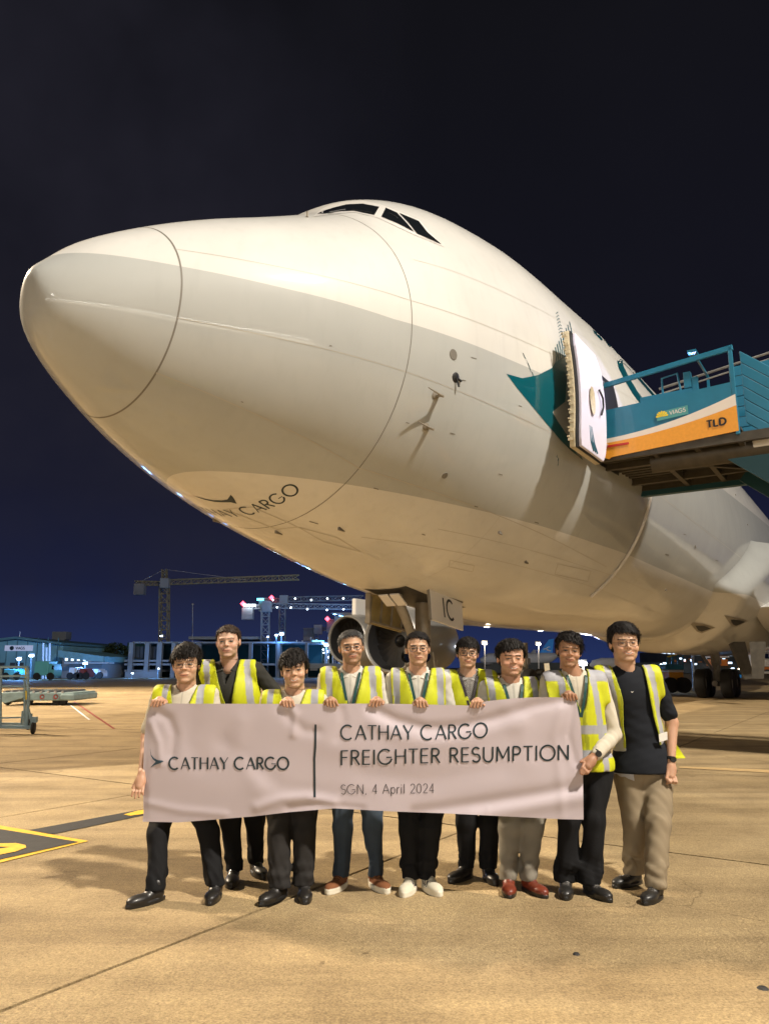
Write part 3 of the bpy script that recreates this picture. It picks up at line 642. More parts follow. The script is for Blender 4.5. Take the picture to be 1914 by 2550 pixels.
def bogie(x, y, n=2):
    g = MB().tube([(x, y, 2.6), (x, y, .7)], .2, 14).tube([(x-.75, y, .66), (x+.75, y, .66)], .13, 10).tube([(x, y, 1.2), (x-1.6, y, 2.5)], .08, 8).tube([(x, y, 1.0), (x+.3, y+.9, 2.4)], .07, 8).box((x+.1, y, 1.7), (.4, .4, .3)).build('main_gear_leg', 'gear_grey', AIR, True)
    for dx in (-.75, .75):
        for dy in (-.56, .56):
            w = MB().lathe([(.24, -.18), (.3, -.22), (.54, -.25), (.64, -.19), (.67, -.1), (.67, .1), (.64, .19), (.54, .25), (.3, .22), (.24, .18)], c=(x+dx, y+dy, .67), axis=(0, 1, 0), n=28).build('main_wheel', 'rubber', AIR, True)
            MB().lathe([(0, -.14), (.2, -.16), (.3, -.19), (.3, .19), (.2, .16), (0, .14)], c=(x+dx, y+dy, .67), axis=(0, 1, 0), n=16).build('rim', 'gear_grey', w, True)
bogie(34.8, -.7); bogie(34.8, 3.4); bogie(31.5, -5.6); bogie(31.5, 7.6)
MB().prism([AMI @ at(*q) for q in ((1810, 1598, 32.5), (1850, 1598, 32.5), (1872, 1688, 32.5), (1850, 1692, 32.5))], (0, -.06, 0)).build('body_gear_door', 'dark_metal', AIR)
MB().prism([AMI @ at(*q) for q in ((1864, 1598, 29), (1893, 1598, 29), (1888, 1690, 29), (1872, 1690, 29))], (.1, -.16, 0)).build('wing_gear_door', 'dark_metal', AIR)
# ------------------------------------------------------------ boarding steps at the port door (aircraft frame: x aft, -y away from the hull)
STO = Vector((10.6, -9.5, 0)); STAIR = thing('boarding_stairs', 'teal, white and orange mobile boarding steps raised to the open aircraft door', 'boarding stairs')
STAIR.matrix_world = AM @ Matrix.Translation(STO)
def sp(name, b, m, parent=None, **k):
    b.v = [tuple(Vector(p)-STO) for p in b.v]; return b.build(name, m, parent or STAIR, **k)
NX, FX = 9.2, 12.2; Y0, Y1 = -3.44, -5.74; ZB_, ZT_ = 5.16, 6.12
# side panel facing the nose with its swept colours
def panel(x, sgn):
    def zlow(y): t = (y-Y0)/(Y1-Y0); return ZB_+.02+.14*t
    def zo(y): t = (y-Y0)/(Y1-Y0); return 5.47+.02*t+.28*t*t
    def zw(y): t = (y-Y0)/(Y1-Y0); return 5.55+.04*t+.38*t*t
    def zt(y): t = (y-Y0)/(Y1-Y0); return ZT_-.02+.1*t
    par = None
    for nm, lo, hi, m, th in (('side_panel', zlow, zt, 'stair_blue', .04), ('white_sweep', zo, zw, 'stair_white', .046), ('orange_sweep', zlow, zo, 'stair_orange', .046)):
        n = 16; ys = [Y0+(Y1-Y0)*i/n for i in range(n+1)]
        if nm == 'side_panel': ys[0] = Y0+.06
        poly = [(x, y, lo(y)) for y in ys] + [(x, y, hi(y)) for y in ys[::-1]]
        if nm == 'orange_sweep': poly[0] = (x, Y0-.1, ZB_); poly.append((x, Y0+.2, 5.3))
        b = MB(); b.prism([(p[0]+sgn*(th-.04)*-1, p[1], p[2]) for p in poly], (-sgn*.0+(.04 if sgn > 0 else -.04), 0, 0)); o = sp(nm, b, m, par)
        par = par or o
    return par
pn = panel(NX, 1); pf = panel(FX, -1)
XF = NX-.012
b = MB(); V, Fc = ribbons(text_strokes('TLD', Y0-1.96+.0, 0, Y0-2.18, .11, .03, .03, .06), lambda y, z: (XF-.003, y, z), .05)
def wall_text(txt, ya, yb, zc, h, w, m, name='lettering', par=pn, slope=-.04):
    S = text_strokes(txt, 0, 0, abs(yb-ya), h, w, w*.8, .1)
    V, Fc = ribbons(S, lambda s, t: (XF-.004, ya-s, zc+t+s*slope*-1), .05); b = MB(); b.add(V, Fc); return sp(name, b, m, par)
wall_text('TLD', -5.25, -5.56, 5.45, .125, .034, 'black'); wall_text('VIAGS', -4.66, -4.93, 5.80, .07, .012, 'skin_white')
b = MB(); b.prism([(XF-.001, -4.44, 5.72), (XF-.001, -4.97, 5.76), (XF-.001, -4.97, 5.92), (XF-.001, -4.44, 5.88)], (-.0015, 0, 0)); mat('stair_tag', (.08, .3, .3), .5); sp('logo_plate', b, 'stair_tag', pn)
b = MB()
for i in range(7):
    a = math.radians(10+i*27); c = Vector((XF-.004, -4.53, 5.79)); r = .095; dy, dz = -math.cos(a), math.sin(a)
    b.add([c, c+Vector((0, dy*r-dz*.018, dz*r+dy*.018))*1.0, c+Vector((0, dy*r*1.15, dz*r*1.15)), c+Vector((0, dy*r+dz*.018, dz*r-dy*.018))], [(0, 1, 2, 3)])
mat('lotus_yellow', (.8, .6, .02), .5); sp('lotus_emblem', b, 'lotus_yellow', pn)
b = MB(); b.box((XF-.004, Y0-.28, 5.40), (.008, .4, .04)); sp('red_stripe', b, 'red_paint', pn)
# rails
for x in (NX+.02, FX-.02):
    b = MB(); b.beam((x, Y0, ZT_-.02), (x, Y0-.03, ZT_+.5), .06, .09); b.beam((x, Y0+.03, ZT_+.46), (x, Y1-.03, ZT_+.70), .05, .10); b.beam((x, Y1+.02, ZB_+.1), (x, Y1+.02, ZT_+.72), .05, .07); sp('guard_rail', b, 'stair_blue', bevel=.01)
b = MB(); b.box((NX+.12, -4.6, ZT_+.08), (.1, .9, .1)); b.tube([(NX+.1, -4.55, ZT_+.1), (NX+.1, -4.55, ZT_+.42), (NX+.1, -4.82, ZT_+.46), (NX+.1, -4.86, ZT_+.1)], .022, 6)
b.box((NX+.14, -4.98, ZT_+.3), (.12, .12, .3)); b.box((NX+.14, -5.1, ZT_+.2), (.08, .1, .28)); sp('control_box', b, 'stair_blue', bevel=.01)
# platform deck, bumper and the underside frame
dk = sp('platform_deck', MB().box(((NX+FX)/2, (Y0+Y1)/2+.12, ZB_+.22), (FX-NX-.1, 2.6, .05)), 'dark_metal')
b = MB(); b.box((NX+.15, Y0+.34, ZB_+.14), (.34, .1, .13)); sp('deck_bumper', b, 'lotus_yellow'); b = MB(); b.box(((NX+FX)/2, Y0+.31, ZB_+.13), (FX-NX, .1, .14)); sp('rubber_bumper', b, 'rubber')
for i in range(14):
    sp('deck_plank', MB().box((NX+.2+i*.2, Y0-.35, ZB_+.12), (.085, 1.25, .07)), 'dark_metal')
b = MB()
for x in (NX+.07, NX+.75, FX-.75, FX-.1): b.beam((x, Y0+.2, ZB_+.06), (x, Y1-.5, ZB_+.06), .1, .16)
for y in (Y0-.9, Y0-1.6, Y1): b.beam((NX+.05, y, ZB_+.04), (FX-.05, y, ZB_+.04), .09, .14)
b.beam((NX+.8, Y0-.95, ZB_+.0), (FX-.8, Y1, ZB_+.0), .07); sp('underframe', b, 'dark_metal')
b = MB(); b.tube([(NX+.5, Y0-.75, ZB_-.05), (NX+.5, Y1-.4, ZB_-.05)], .2, 14); sp('leveling_cylinder', b, 'dark_metal', smooth=True)
b = MB(); b.box((NX+.4, Y1-.3, ZB_+.06), (.22, .3, .3)); sp('work_light', b, 'skin_white', bevel=.03)
b = MB(); b.beam((FX-.05, Y0+.15, ZB_-.02), (FX-.05, Y1-1.2, ZB_-.02), .16, .22); mat('stair_teal_dark', (.008, .07, .10), .5); sp('deck_side_beam', b, 'stair_teal_dark')
# flight of steps going down and away, its stringers, treads and slatted side screens
SY, SZ = Y1-.1, ZB_+.25; EY, EZ = SY-5.4, .6
n = 24
for i in range(n):
    t = (i+.5)/n; sp('stair_tread', MB().box(((NX+FX)/2, SY+(EY-SY)*t, SZ+(EZ-SZ)*t-.05), (2.2, .32, .05)), 'dark_metal')
b = MB(); b.prism([(NX+.4, SY+.1, SZ-.16), (NX+.4, EY, EZ-.16), (NX+.4, EY, EZ-.2), (NX+.4, SY+.1, SZ-.2)], (FX-NX-.8, 0, 0)); sp('stair_shadow_panel', b, 'dark_metal')  # unseen panel added so the flight casts one solid shadow
for x in (NX+.42, FX-.42):
    b = MB(); b.beam((x, SY+.35, SZ-.2), (x, EY, EZ-.2), .08, .42); sp('stringer', b, 'stair_teal_dark')
for k in range(9):
    x = FX-.30; z = .22*k; b = MB(); b.prism([(x, SY+.5, SZ+z+.1), (x, SY-.45, SZ+z+.1), (x, EY, EZ+z+.1), (x, EY, EZ+z+.31), (x, SY-.45, SZ+z+.31), (x, SY+.5, SZ+z+.31)], (.05, 0, 0)); sp('screen_board', b, 'stair_blue', bevel=.01)
for x in (FX-.28,):
    b = MB(); b.tube([(x, SY+1.9, SZ+1.9), (x, SY-.45, SZ+2.25), (x, EY, EZ+2.2)], .03, 8); b.tube([(x, SY+1.9, SZ+1.78), (x, SY-.45, SZ+2.12), (x, EY, EZ+2.06)], .02, 6)
    b.tube([(x, SY-.45, SZ+.4), (x, SY-.45, SZ+2.25)], .02, 6); sp('handrail', b, 'alu', smooth=True)
for k in range(6):
    x = NX+.28; z = .22*k; b = MB(); b.prism([(x, SY, SZ+z+.1), (x, EY, EZ+z+.1), (x, EY, EZ+z+.31), (x, SY, SZ+z+.31)], (-.05, 0, 0)); sp('screen_board', b, 'stair_blue', bevel=.01)
# truck chassis that carries it, out to the right of the picture
b = MB(); b.box(((NX+FX)/2, -10.2, .75), (2.3, 6.6, .35)); b.box(((NX+FX)/2, -12.9, 1.3), (2.2, 1.5, 1.2)); sp('chassis', b, 'stair_orange', bevel=.04)
for y in (-8.2, -12.4):
    for x in (NX+.35, FX-.35): sp('road_wheel', MB().lathe([(0, -.13), (.4, -.14), (.46, -.1), (.46, .1), (.4, .14), (0, .13)], c=(x, y, .46), axis=(1, 0, 0), n=24), 'rubber', smooth=True)
b = MB(); b.beam(((NX+FX)/2-.6, -7.6, .8), ((NX+FX)/2-.6, -6.6, 4.2), .16); b.beam(((NX+FX)/2+.6, -7.6, .8), ((NX+FX)/2+.6, -6.6, 4.2), .16); sp('lift_post', b, 'dark_metal')
# small cool lamp on the platform that lights the doorway
LP = Vector((10.6, -4.9, 7.4)); b = MB(); b.beam((FX-.1, -4.9, ZT_), (FX-.1, -4.9, 7.45), .05); b.beam((FX-.1, -4.9, 7.45), (10.6, -4.9, 7.45), .04); b.box((10.6, -4.9, 7.42), (.3, .16, .05)); sp('platform_lamp_post', b, 'stair_blue')
l = bpy.data.lights.new('platform_lamp', 'SPOT'); l.energy = 110; l.color = (.50, .52, 1); l.spot_size = math.radians(120); l.shadow_soft_size = .08
o = bpy.data.objects.new('platform_lamp', l); SC.collection.objects.link(o); o.location = AM @ LP
o.rotation_euler = ((AM @ Vector((8.6, -3.4, 5.6))) - (AM @ LP)).to_track_quat('-Z', 'Y').to_euler()

# ------------------------------------------------------------ the banner
BY = 5.02
TOPE = [(381, 1752), (700, 1753), (945, 1752), (1050, 1754), (1180, 1757), (1219, 1746), (1291, 1739), (1351, 1736), (1432, 1737)]
BOTE = [(356, 2046), (446, 2048), (532, 2041), (631, 2033), (714, 2023), (830, 2013), (982, 2021), (1098, 2025), (1200, 2030), (1399, 2040), (1452, 2041)]
def interp(E, u):
    if u <= E[0][0]: return E[0][1]
    for a, b in zip(E, E[1:]):
        if u <= b[0]: return a[1]+(b[1]-a[1])*(u-a[0])/(b[0]-a[0])
    return E[-1][1]
FOLDS = [  # crease polylines in the cloth: points, half width px, depth m (towards the viewer +)
 ([(925, 1765), (985, 1795), (1060, 1815), (1130, 1812), (1230, 1790), (1330, 1758), (1420, 1742)], 15, -.020),
 ([(930, 1800), (1000, 1838), (1080, 1850), (1160, 1840), (1300, 1800)], 22, .012),
 ([(1395, 1765), (1380, 1830), (1395, 1950), (1400, 2035)], 12, .008),
 ([(1425, 1765), (1415, 1830), (1432, 1900)], 8, -.010),
 ([(1450, 1955), (1350, 1975), (1200, 2000), (1030, 2024)], 16, -.018), ([(1460, 1985), (1330, 2008), (1180, 2035)], 18, .014),
 ([(385, 1770), (420, 1790), (435, 1830), (428, 1880)], 12, -.013), ([(375, 1800), (395, 1850), (400, 1900)], 9, .011),
 ([(700, 1760), (725, 1795), (760, 1820), (790, 1822)], 14, -.010), ([(722, 1758), (735, 1780), (730, 1830)], 9, .010),
 ([(370, 2000), (450, 2018), (560, 2028)], 10, .008), ([(640, 2010), (700, 1990), (760, 1985), (830, 2000)], 13, .014), ([(720, 2015), (790, 2003), (900, 2015)], 11, -.012),
 ([(600, 1800), (590, 1870), (640, 1960)], 26, .008), ([(480, 1765), (470, 1850), (500, 1900)], 26, -.006), ([(560, 1850), (700, 1960), (900, 1990)], 24, -.007), ([(850, 1770), (855, 1800), (840, 1840)], 12, -.007), ([(905, 1930), (1050, 1945), (1250, 1915)], 26, -.007), ([(820, 1860), (1000, 1880), (1250, 1850), (1400, 1800)], 30, .006),
 ([(1260, 1760), (1300, 1830), (1310, 1900)], 22, .006), ([(363, 1790), (360, 1900), (358, 2040)], 9, -.010), ([(1215, 2010), (1213, 2040)], 4, .004)]
def segd(px, py, a, b):
    dx, dy = b[0]-a[0], b[1]-a[1]; t = max(0, min(1, ((px-a[0])*dx+(py-a[1])*dy)/(dx*dx+dy*dy))); return math.hypot(px-a[0]-t*dx, py-a[1]-t*dy)
def fold(u, v):
    d = 0
    for pts, w, a in FOLDS:
        m = min(segd(u, v, p, q) for p, q in zip(pts, pts[1:]))
        if m < 3*w: d += a*math.exp(-(m/w)**2)
    return .75*d + .003*math.sin(u*.021+v*.013)+.003*math.sin(u*.008-v*.031+1)
def left_in(v): return 12*math.sin(max(0, min(1, (v-1752)/294))*PI*.5)**2*0
def bn(u, v, lift=0.0):
    y = BY + .10*((u-905)/550)**2 - fold(u, v) - lift + .02*(v-1750)/290
    return at(u, v, y)
NU, NV = 220, 60; V = []
LE = [(1752, 381), (1779, 366), (1836, 360), (1941, 356), (2019, 358), (2046, 356)]; RE = [(1737, 1432), (1800, 1444), (1880, 1450), (2041, 1452)]
def xe(E, v):
    for a, b in zip(E, E[1:]):
        if v <= b[0]: return a[1]+(b[1]-a[1])*(v-a[0])/(b[0]-a[0])
    return E[-1][1]
BAN = thing('banner', 'long pinkish white cloth banner printed CATHAY CARGO FREIGHTER RESUMPTION held by the group', 'banner', tuple(at(905, 2035, BY)))
for i in range(NU+1):
    for j in range(NV+1):
        s, t = i/NU, j/NV; u = 356+(1452-356)*s; v = interp(TOPE, u)*(1-t)+interp(BOTE, u)*t
        l, r = xe(LE, v), xe(RE, v); u = l+(r-l)*s
        V.append(tuple(bn(u, v)-BAN.location))
Fc = np.array([(i*(NV+1)+j, (i+1)*(NV+1)+j, (i+1)*(NV+1)+j+1, i*(NV+1)+j+1) for i in range(NU) for j in range(NV)])
mat('banner_cloth', (.50, .435, .475), .62, sheen=.1, bump=.06, bscale=400)
cl = mesh('cloth', V, Fc, 'banner_cloth', BAN, smooth=True)
def bmark(name, S, m='ink', lift=.0035, step=5):
    V, Fc = ribbons(S, lambda x, y: tuple(bn(x, y, lift)-BAN.location), step); return mesh(name, V, Fc, m, BAN, smooth=True)
def btext(name, txt, x0, x1, base, h, thick, thin, track, warp=lambda x: 0, m='ink'):
    S = [(w, [(x, base-y+warp(x)) for x, y in pts]) for w, pts in text_strokes(txt, x0, 0, x1, h, thick, thin, track)]
    return bmark(name, S, m, step=4)
mat('ink_soft', (.05, .045, .05), .5)
btext('printed_name', 'CATHAY CARGO', 421, 719, 1916, 30, 4.6, 2.2, .12)
btext('printed_title', 'CATHAY CARGO', 848, 1213, 1842, 36, 4.2, 3.0, .12, lambda x: -4*max(0, (x-1050)/160)**2*1.6)
btext('printed_subtitle', 'FREIGHTER RESUMPTION', 847, 1417, 1906, 37, 4.4, 3.2, .14, lambda x: -14*(x-847)/570)
btext('printed_date', 'SGN, 4 April 2024', 848, 1081, 1978, 24, 1.8, 1.6, .12, lambda x: -3*(x-848)/233, 'ink_soft')
bmark('printed_rule', [(5, [(785.5, 1804), (785, 1860), (782.5, 1890), (783.5, 1985)])])
V, Fc = fill_poly([(374, 1862), (377, 1880), (384, 1888), (393, 1893), (405, 1894), (408, 1896), (398, 1901), (386, 1905), (374, 1912), (382, 1903), (388, 1897), (381, 1891), (376, 1882)], lambda x, y: tuple(bn(x, y, .0035)-BAN.location), 6)
mat('ink_blue', (.02, .06, .10), .4); mesh('printed_emblem', V, Fc, 'ink_blue', BAN)
# ------------------------------------------------------------ implicit-surface modelling of people
def V3(*a): return np.array(a, dtype=np.float32)
def ell(P, c, r):
    k = (P-V3(*c))/V3(*r); l = np.sqrt((k*k).sum(-1)); return (l-1)*min(r)*(.5+.5*1) if False else (l-1)*l/np.maximum(np.sqrt((k*k/V3(*r)**2).sum(-1)), 1e-6)
def cap(P, a, b, ra, rb):
    a = V3(*a); d = V3(*b)-a; q = P-a; t = np.clip((q@d)/max(float(d@d), 1e-9), 0, 1)
    e = q-t[..., None]*d; return np.sqrt((e*e).sum(-1))-(ra+(rb-ra)*t)
def smin(a, b, k): h = np.clip(.5+.5*(b-a)/k, 0, 1); return b+(a-b)*h-k*h*(1-h)
def smax(a, b, k): return -smin(-a, -b, k)
def nets(fn, lo, hi, h):
    lo = np.array(lo, np.float32); n = np.ceil((np.array(hi)-lo)/h).astype(int)+1
    X = np.stack(np.meshgrid(*[lo[i]+h*np.arange(n[i], dtype=np.float32) for i in range(3)], indexing='ij'), -1)
    D = fn(X).astype(np.float32); D[[0, -1]] = 1; D[:, [0, -1]] = 1; D[:, :, [0, -1]] = 1
    S = D < 0; c = [(i, j, k) for i in (0, 1) for j in (0, 1) for k in (0, 1)]
    def sh(A, o): return A[o[0]:n[0]-1+o[0], o[1]:n[1]-1+o[1], o[2]:n[2]-1+o[2]]
    cnt = sum(sh(S, o).astype(np.int8) for o in c); act = (cnt > 0) & (cnt < 8); ids = np.argwhere(act)
    if len(ids) == 0: return np.zeros((0, 3), np.float32), np.zeros((0, 4), int)
    I = -np.ones(act.shape, int); I[act] = np.arange(len(ids))
    acc = np.zeros((len(ids), 3), np.float32); w = np.zeros(len(ids), np.float32)
    for a in c:
        for b in c:
            if sum(abs(x-y) for x, y in zip(a, b)) == 1 and a < b:
                da = D[ids[:, 0]+a[0], ids[:, 1]+a[1], ids[:, 2]+a[2]]; db = D[ids[:, 0]+b[0], ids[:, 1]+b[1], ids[:, 2]+b[2]]
                m = (da < 0) != (db < 0); t = np.where(m, da/np.where(m, da-db, 1), 0)[:, None]
                acc += m[:, None]*(np.array(a)+t*(np.array(b)-np.array(a))); w += m
    V = lo+h*(ids+acc/w[:, None]); Fq = []
    for ax in range(3):
        e = [0, 0, 0]; e[ax] = 1; A = S[:n[0]-e[0], :n[1]-e[1], :n[2]-e[2]]; B = S[e[0]:, e[1]:, e[2]:]
        E = np.argwhere(A != B); o1, o2 = [(1, 2), (2, 0), (0, 1)][ax]
        ok = (E[:, o1] > 0) & (E[:, o2] > 0) & (E[:, o1] < n[o1]-1) & (E[:, o2] < n[o2]-1) & (E[:, ax] < n[ax]-1); E = E[ok]
        def g(d1, d2):
            q = E.copy(); q[:, o1] -= d1; q[:, o2] -= d2; return I[q[:, 0], q[:, 1], q[:, 2]]
        q = np.stack([g(1, 1), g(0, 1), g(0, 0), g(1, 0)], -1); fl = S[E[:, 0], E[:, 1], E[:, 2]]
        q[~fl] = q[~fl][:, ::-1]; Fq.append(q)
    Fq = np.concatenate(Fq); Fq = Fq[(Fq >= 0).all(1)]; return V, Fq
def wav(P, seed, f):
    r = np.random.default_rng(seed); o = 0
    for i in range(5):
        k = r.normal(size=3); k *= f*(1+.8*i)/np.linalg.norm(k); o = o+np.sin(P@k.astype(np.float32)+r.uniform(0, 6.3))/(1+.6*i)
    return o/2.2
mat('skin', vc=True, rough=.48, sss=.12, spec=.4)
mat('hair', vc=True, rough=.62, spec=.22)
mat('cloth', vc=True, rough=.85, spec=.2, bump=.10, bscale=260)
mat('vest', vc=True, rough=.6, noise=.05, nscale=9, bump=.12, bscale=180)
mat('leather', vc=True, rough=.42, coat=.15)
mat('frame_black', (.02, .012, .01), .3)
mat('lanyard_green', (.004, .055, .05), .5)
mat('lanyard_dark', (.025, .018, .02), .5)
mat('badge', (.75, .73, .68), .4)
CR = {'white': (.56, .53, .46), 'charcoal': (.035, .034, .030), 'black': (.008, .008, .009), 'navy': (.011, .013, .018), 'grey_dot': (.30, .28, .26), 'tan': (.20, .18, .145), 'khaki': (.235, .185, .12), 'jeans': (.032, .044, .062), 'grey': (.022, .020, .019), 'cream': (.56, .51, .41)}
YEL = (.55, .58, .008); SIL = (.36, .36, .39)

def head_sdf(P, s):
    x, y, z = P[..., 0], P[..., 1], P[..., 2]; Q = np.stack([np.abs(x), y, z], -1); fw, jw = s['fw'], s['jw']
    d = ell(P, (0, .015, .036), (.076*fw, .094, .080))
    d = smin(d, ell(P, (0, -.02, -.028), (.0655*fw, .064, .086)), .025)
    d = smin(d, ell(P, (0, -.028, -.072), (.051*jw, .052, .042)), .02)
    d = smin(d, ell(P, (0, -.070, -.100), (.026*jw, .018, .015)), .018)
    d = smin(d, ell(Q, (.040*fw, -.052, -.030), (.022, .022, .024)), .02)
    d = smin(d, cap(Q, (.0, -.083, .026), (.042, -.070, .024), .008, .008), .012)
    d = smax(d, -(ell(Q, (.031, -.1035, .003), (.019, .017, .010))), .012)
    d = smin(d, ell(Q, (.031, -.0675, .0015), (.0150, .0150, .0125)), .004)
    d = smin(d, cap(P, (0, -.079, .014), (0, -.0945, -.023), .0055, .0092), .011)
    d = smin(d, ell(Q, (.0120, -.085, -.026), (.0080, .0095, .0072)), .005)
    d = smin(d, ell(P, (0, -.0755, -.064), (.030, .012, .016)), .014)
    d = smin(d, ell(P, (0, -.0835, -.0605), (.022+.006*s['smile'], .0075, .0040)), .003)
    d = smin(d, ell(P, (0, -.0820, -.0715), (.019+.005*s['smile'], .0075, .0048)), .003)
    d = smax(d, -cap(Q, (0, -.093, -.0662), (.024, -.082, -.0662+.014*s['smile']), .0020, .0012), .002)
    if s['smile'] > .4: d = smin(d, ell(Q, (.038*fw, -.056, -.034), (.022, .024, .018)), .012)
    d = smin(d, ell(Q, (.076*fw, .012, -.004), (.009, .018, .030)), .006)
    d = smin(d, cap(P, (0, .018, -.07), (0, .03, -.16), .052*jw, .056*jw), .02)
    return d
def head_color(V, s):
    x, y, z = np.abs(V[:, 0]), V[:, 1], V[:, 2]; base = np.array(s['skin'])*np.array([1.08, 1.05, 1.0]); c = np.tile(base, (len(V), 1)).astype(np.float32)
    def mix(m, col): 
        nonlocal c
        m = np.clip(m, 0, 1)[:, None]; c = c*(1-m)+np.array(col)*m
    fr = y < -.03
    mix(.35*np.exp(-(((x-.038)/.02)**2+((z+.03)/.018)**2))*fr, base*np.array([1.12, .78, .72]))
    mix(.30*np.exp(-((x/.013)**2+((z+.026)/.010)**2))*fr, base*np.array([1.1, .78, .72]))
    mix(.35*np.exp(-(((x-.031)/.017)**2+((z+.012)/.005)**2))*fr, base*np.array([.72, .62, .6]))
    mix(s.get('stubble', .12)*((z < -.035) & (y < .02)), base*.45)
    if s.get('stubble', 0) > .4: mix(.6*np.exp(-((x/.026)**2+((z+.050)/.005)**2))*fr, (.05, .04, .035))
    lip = ((x < .029) & (y < -.07)) & (((x/(.024+.006*s['smile']))**2+((z+.0660-.014*s['smile']*(x/.025)**2)/.0105)**2) < 1)
    mix(.7*lip, base*np.array([.84, .48, .44]))
    if s['smile'] > .75: mix(((x < .022) & (np.abs(z+.0662-.016*s['smile']*(x/.024)**2) < .0036) & (y < -.07))*.95, (.50, .46, .40))
    else: mix(((x < .024+.004*s['smile']) & (np.abs(z+.0662-.016*s['smile']*(x/.024)**2) < .0017) & (y < -.068))*.9, base*.22)
    eh = s['eye']*1.35; u = (x-.031)/.0150; w = (z-.0015)/eh
    eye = (u*u+w*w < 1) & (y < -.06); mix(eye*1.0, (.20, .17, .15)); mix((eye & (np.abs(x-.031) < .0072))*1.0, (.010, .007, .006))
    lid = (np.abs(z-(.0015+eh*np.sqrt(np.clip(1-u*u, 0, 1))+.0010)) < .0022) & (x > .014) & (x < .047) & fr; mix(lid*.95, (.03, .02, .015))
    br = (np.abs(z-(.0255+.03*(x-.030)-4.5*(x-.032)**2)) < .0031) & (x > .012) & (x < .052) & (y < -.04); mix(br*s.get('brow', .95), s['hair'])
    nos = (np.abs(x-.0068) < .0036) & (np.abs(z+.0335) < .0024) & (y < -.080); mix(nos*.8, base*.25)
    ear = (x > .072*s['fw']); mix(.25*ear, base*np.array([1.1, .7, .65]))
    return c
def hair_sdf(P, s):
    st = s['style']; vol = s['vol']; x, y, z = P[..., 0], P[..., 1], P[..., 2]
    d = ell(P, (0, .018, .040+vol*.35), (.081*s['fw']+vol*.55, .100+vol*.4, .082+vol))
    d = smin(d, ell(P, (0, .045, .0), (.074*s['fw']+vol*.3, .068, .075)), .02)
    r = .5+.5*wav(P*V3(1, 1, .55), s['seed'], 170); d = d-(r-.5)*s.get('mess', .006)-wav(P, s['seed']+3, 60)*s.get('mess', .006)*.7
    zl = s['line']; part = s.get('part', 0); sp_side = s.get('side', 0)
    front = zl-.010*np.cos(np.clip(x/.05, -1, 1)*PI/2+part*1.2)*0+s.get('arch', .012)*np.cos(np.clip(x/.07, -1, 1)*PI/2) - s.get('fringe', 0)*np.exp(-((x-s.get('fx', 0))/.035)**2)
    front = front+sp_side*x
    front = front+.004*np.sin(x*330+s['seed'])+.003*np.sin(x*610+2*s['seed'])
    # below the hairline the face is open; sideburns at the temples, nape at the back
    edge = np.where(y < .0, front+(y+.0)*-.0, front)
    open_face = (z-edge)
    side = np.clip((y+.035)/.05, 0, 1)                      # 0 at face, 1 behind the ears
    lim = front*(1-side)+(-.055)*side
    # keep hair only above the limit surface
    return smax(d, (lim-z), .006)
def tor(mb, c, R, r, M, n=20, sq=0):
    pts = []
    for i in range(n+1):
        a = 2*PI*i/n; X, Z = math.cos(a), math.sin(a)
        if sq: X = math.copysign(abs(X)**.55, X); Z = math.copysign(abs(Z)**.55, Z)*.68
        pts.append(M @ (Vector(c)+Vector((X*R, 0, Z*R*(.86 if not sq else 1)))))
    mb.tube(pts, r, 5, cap=False)
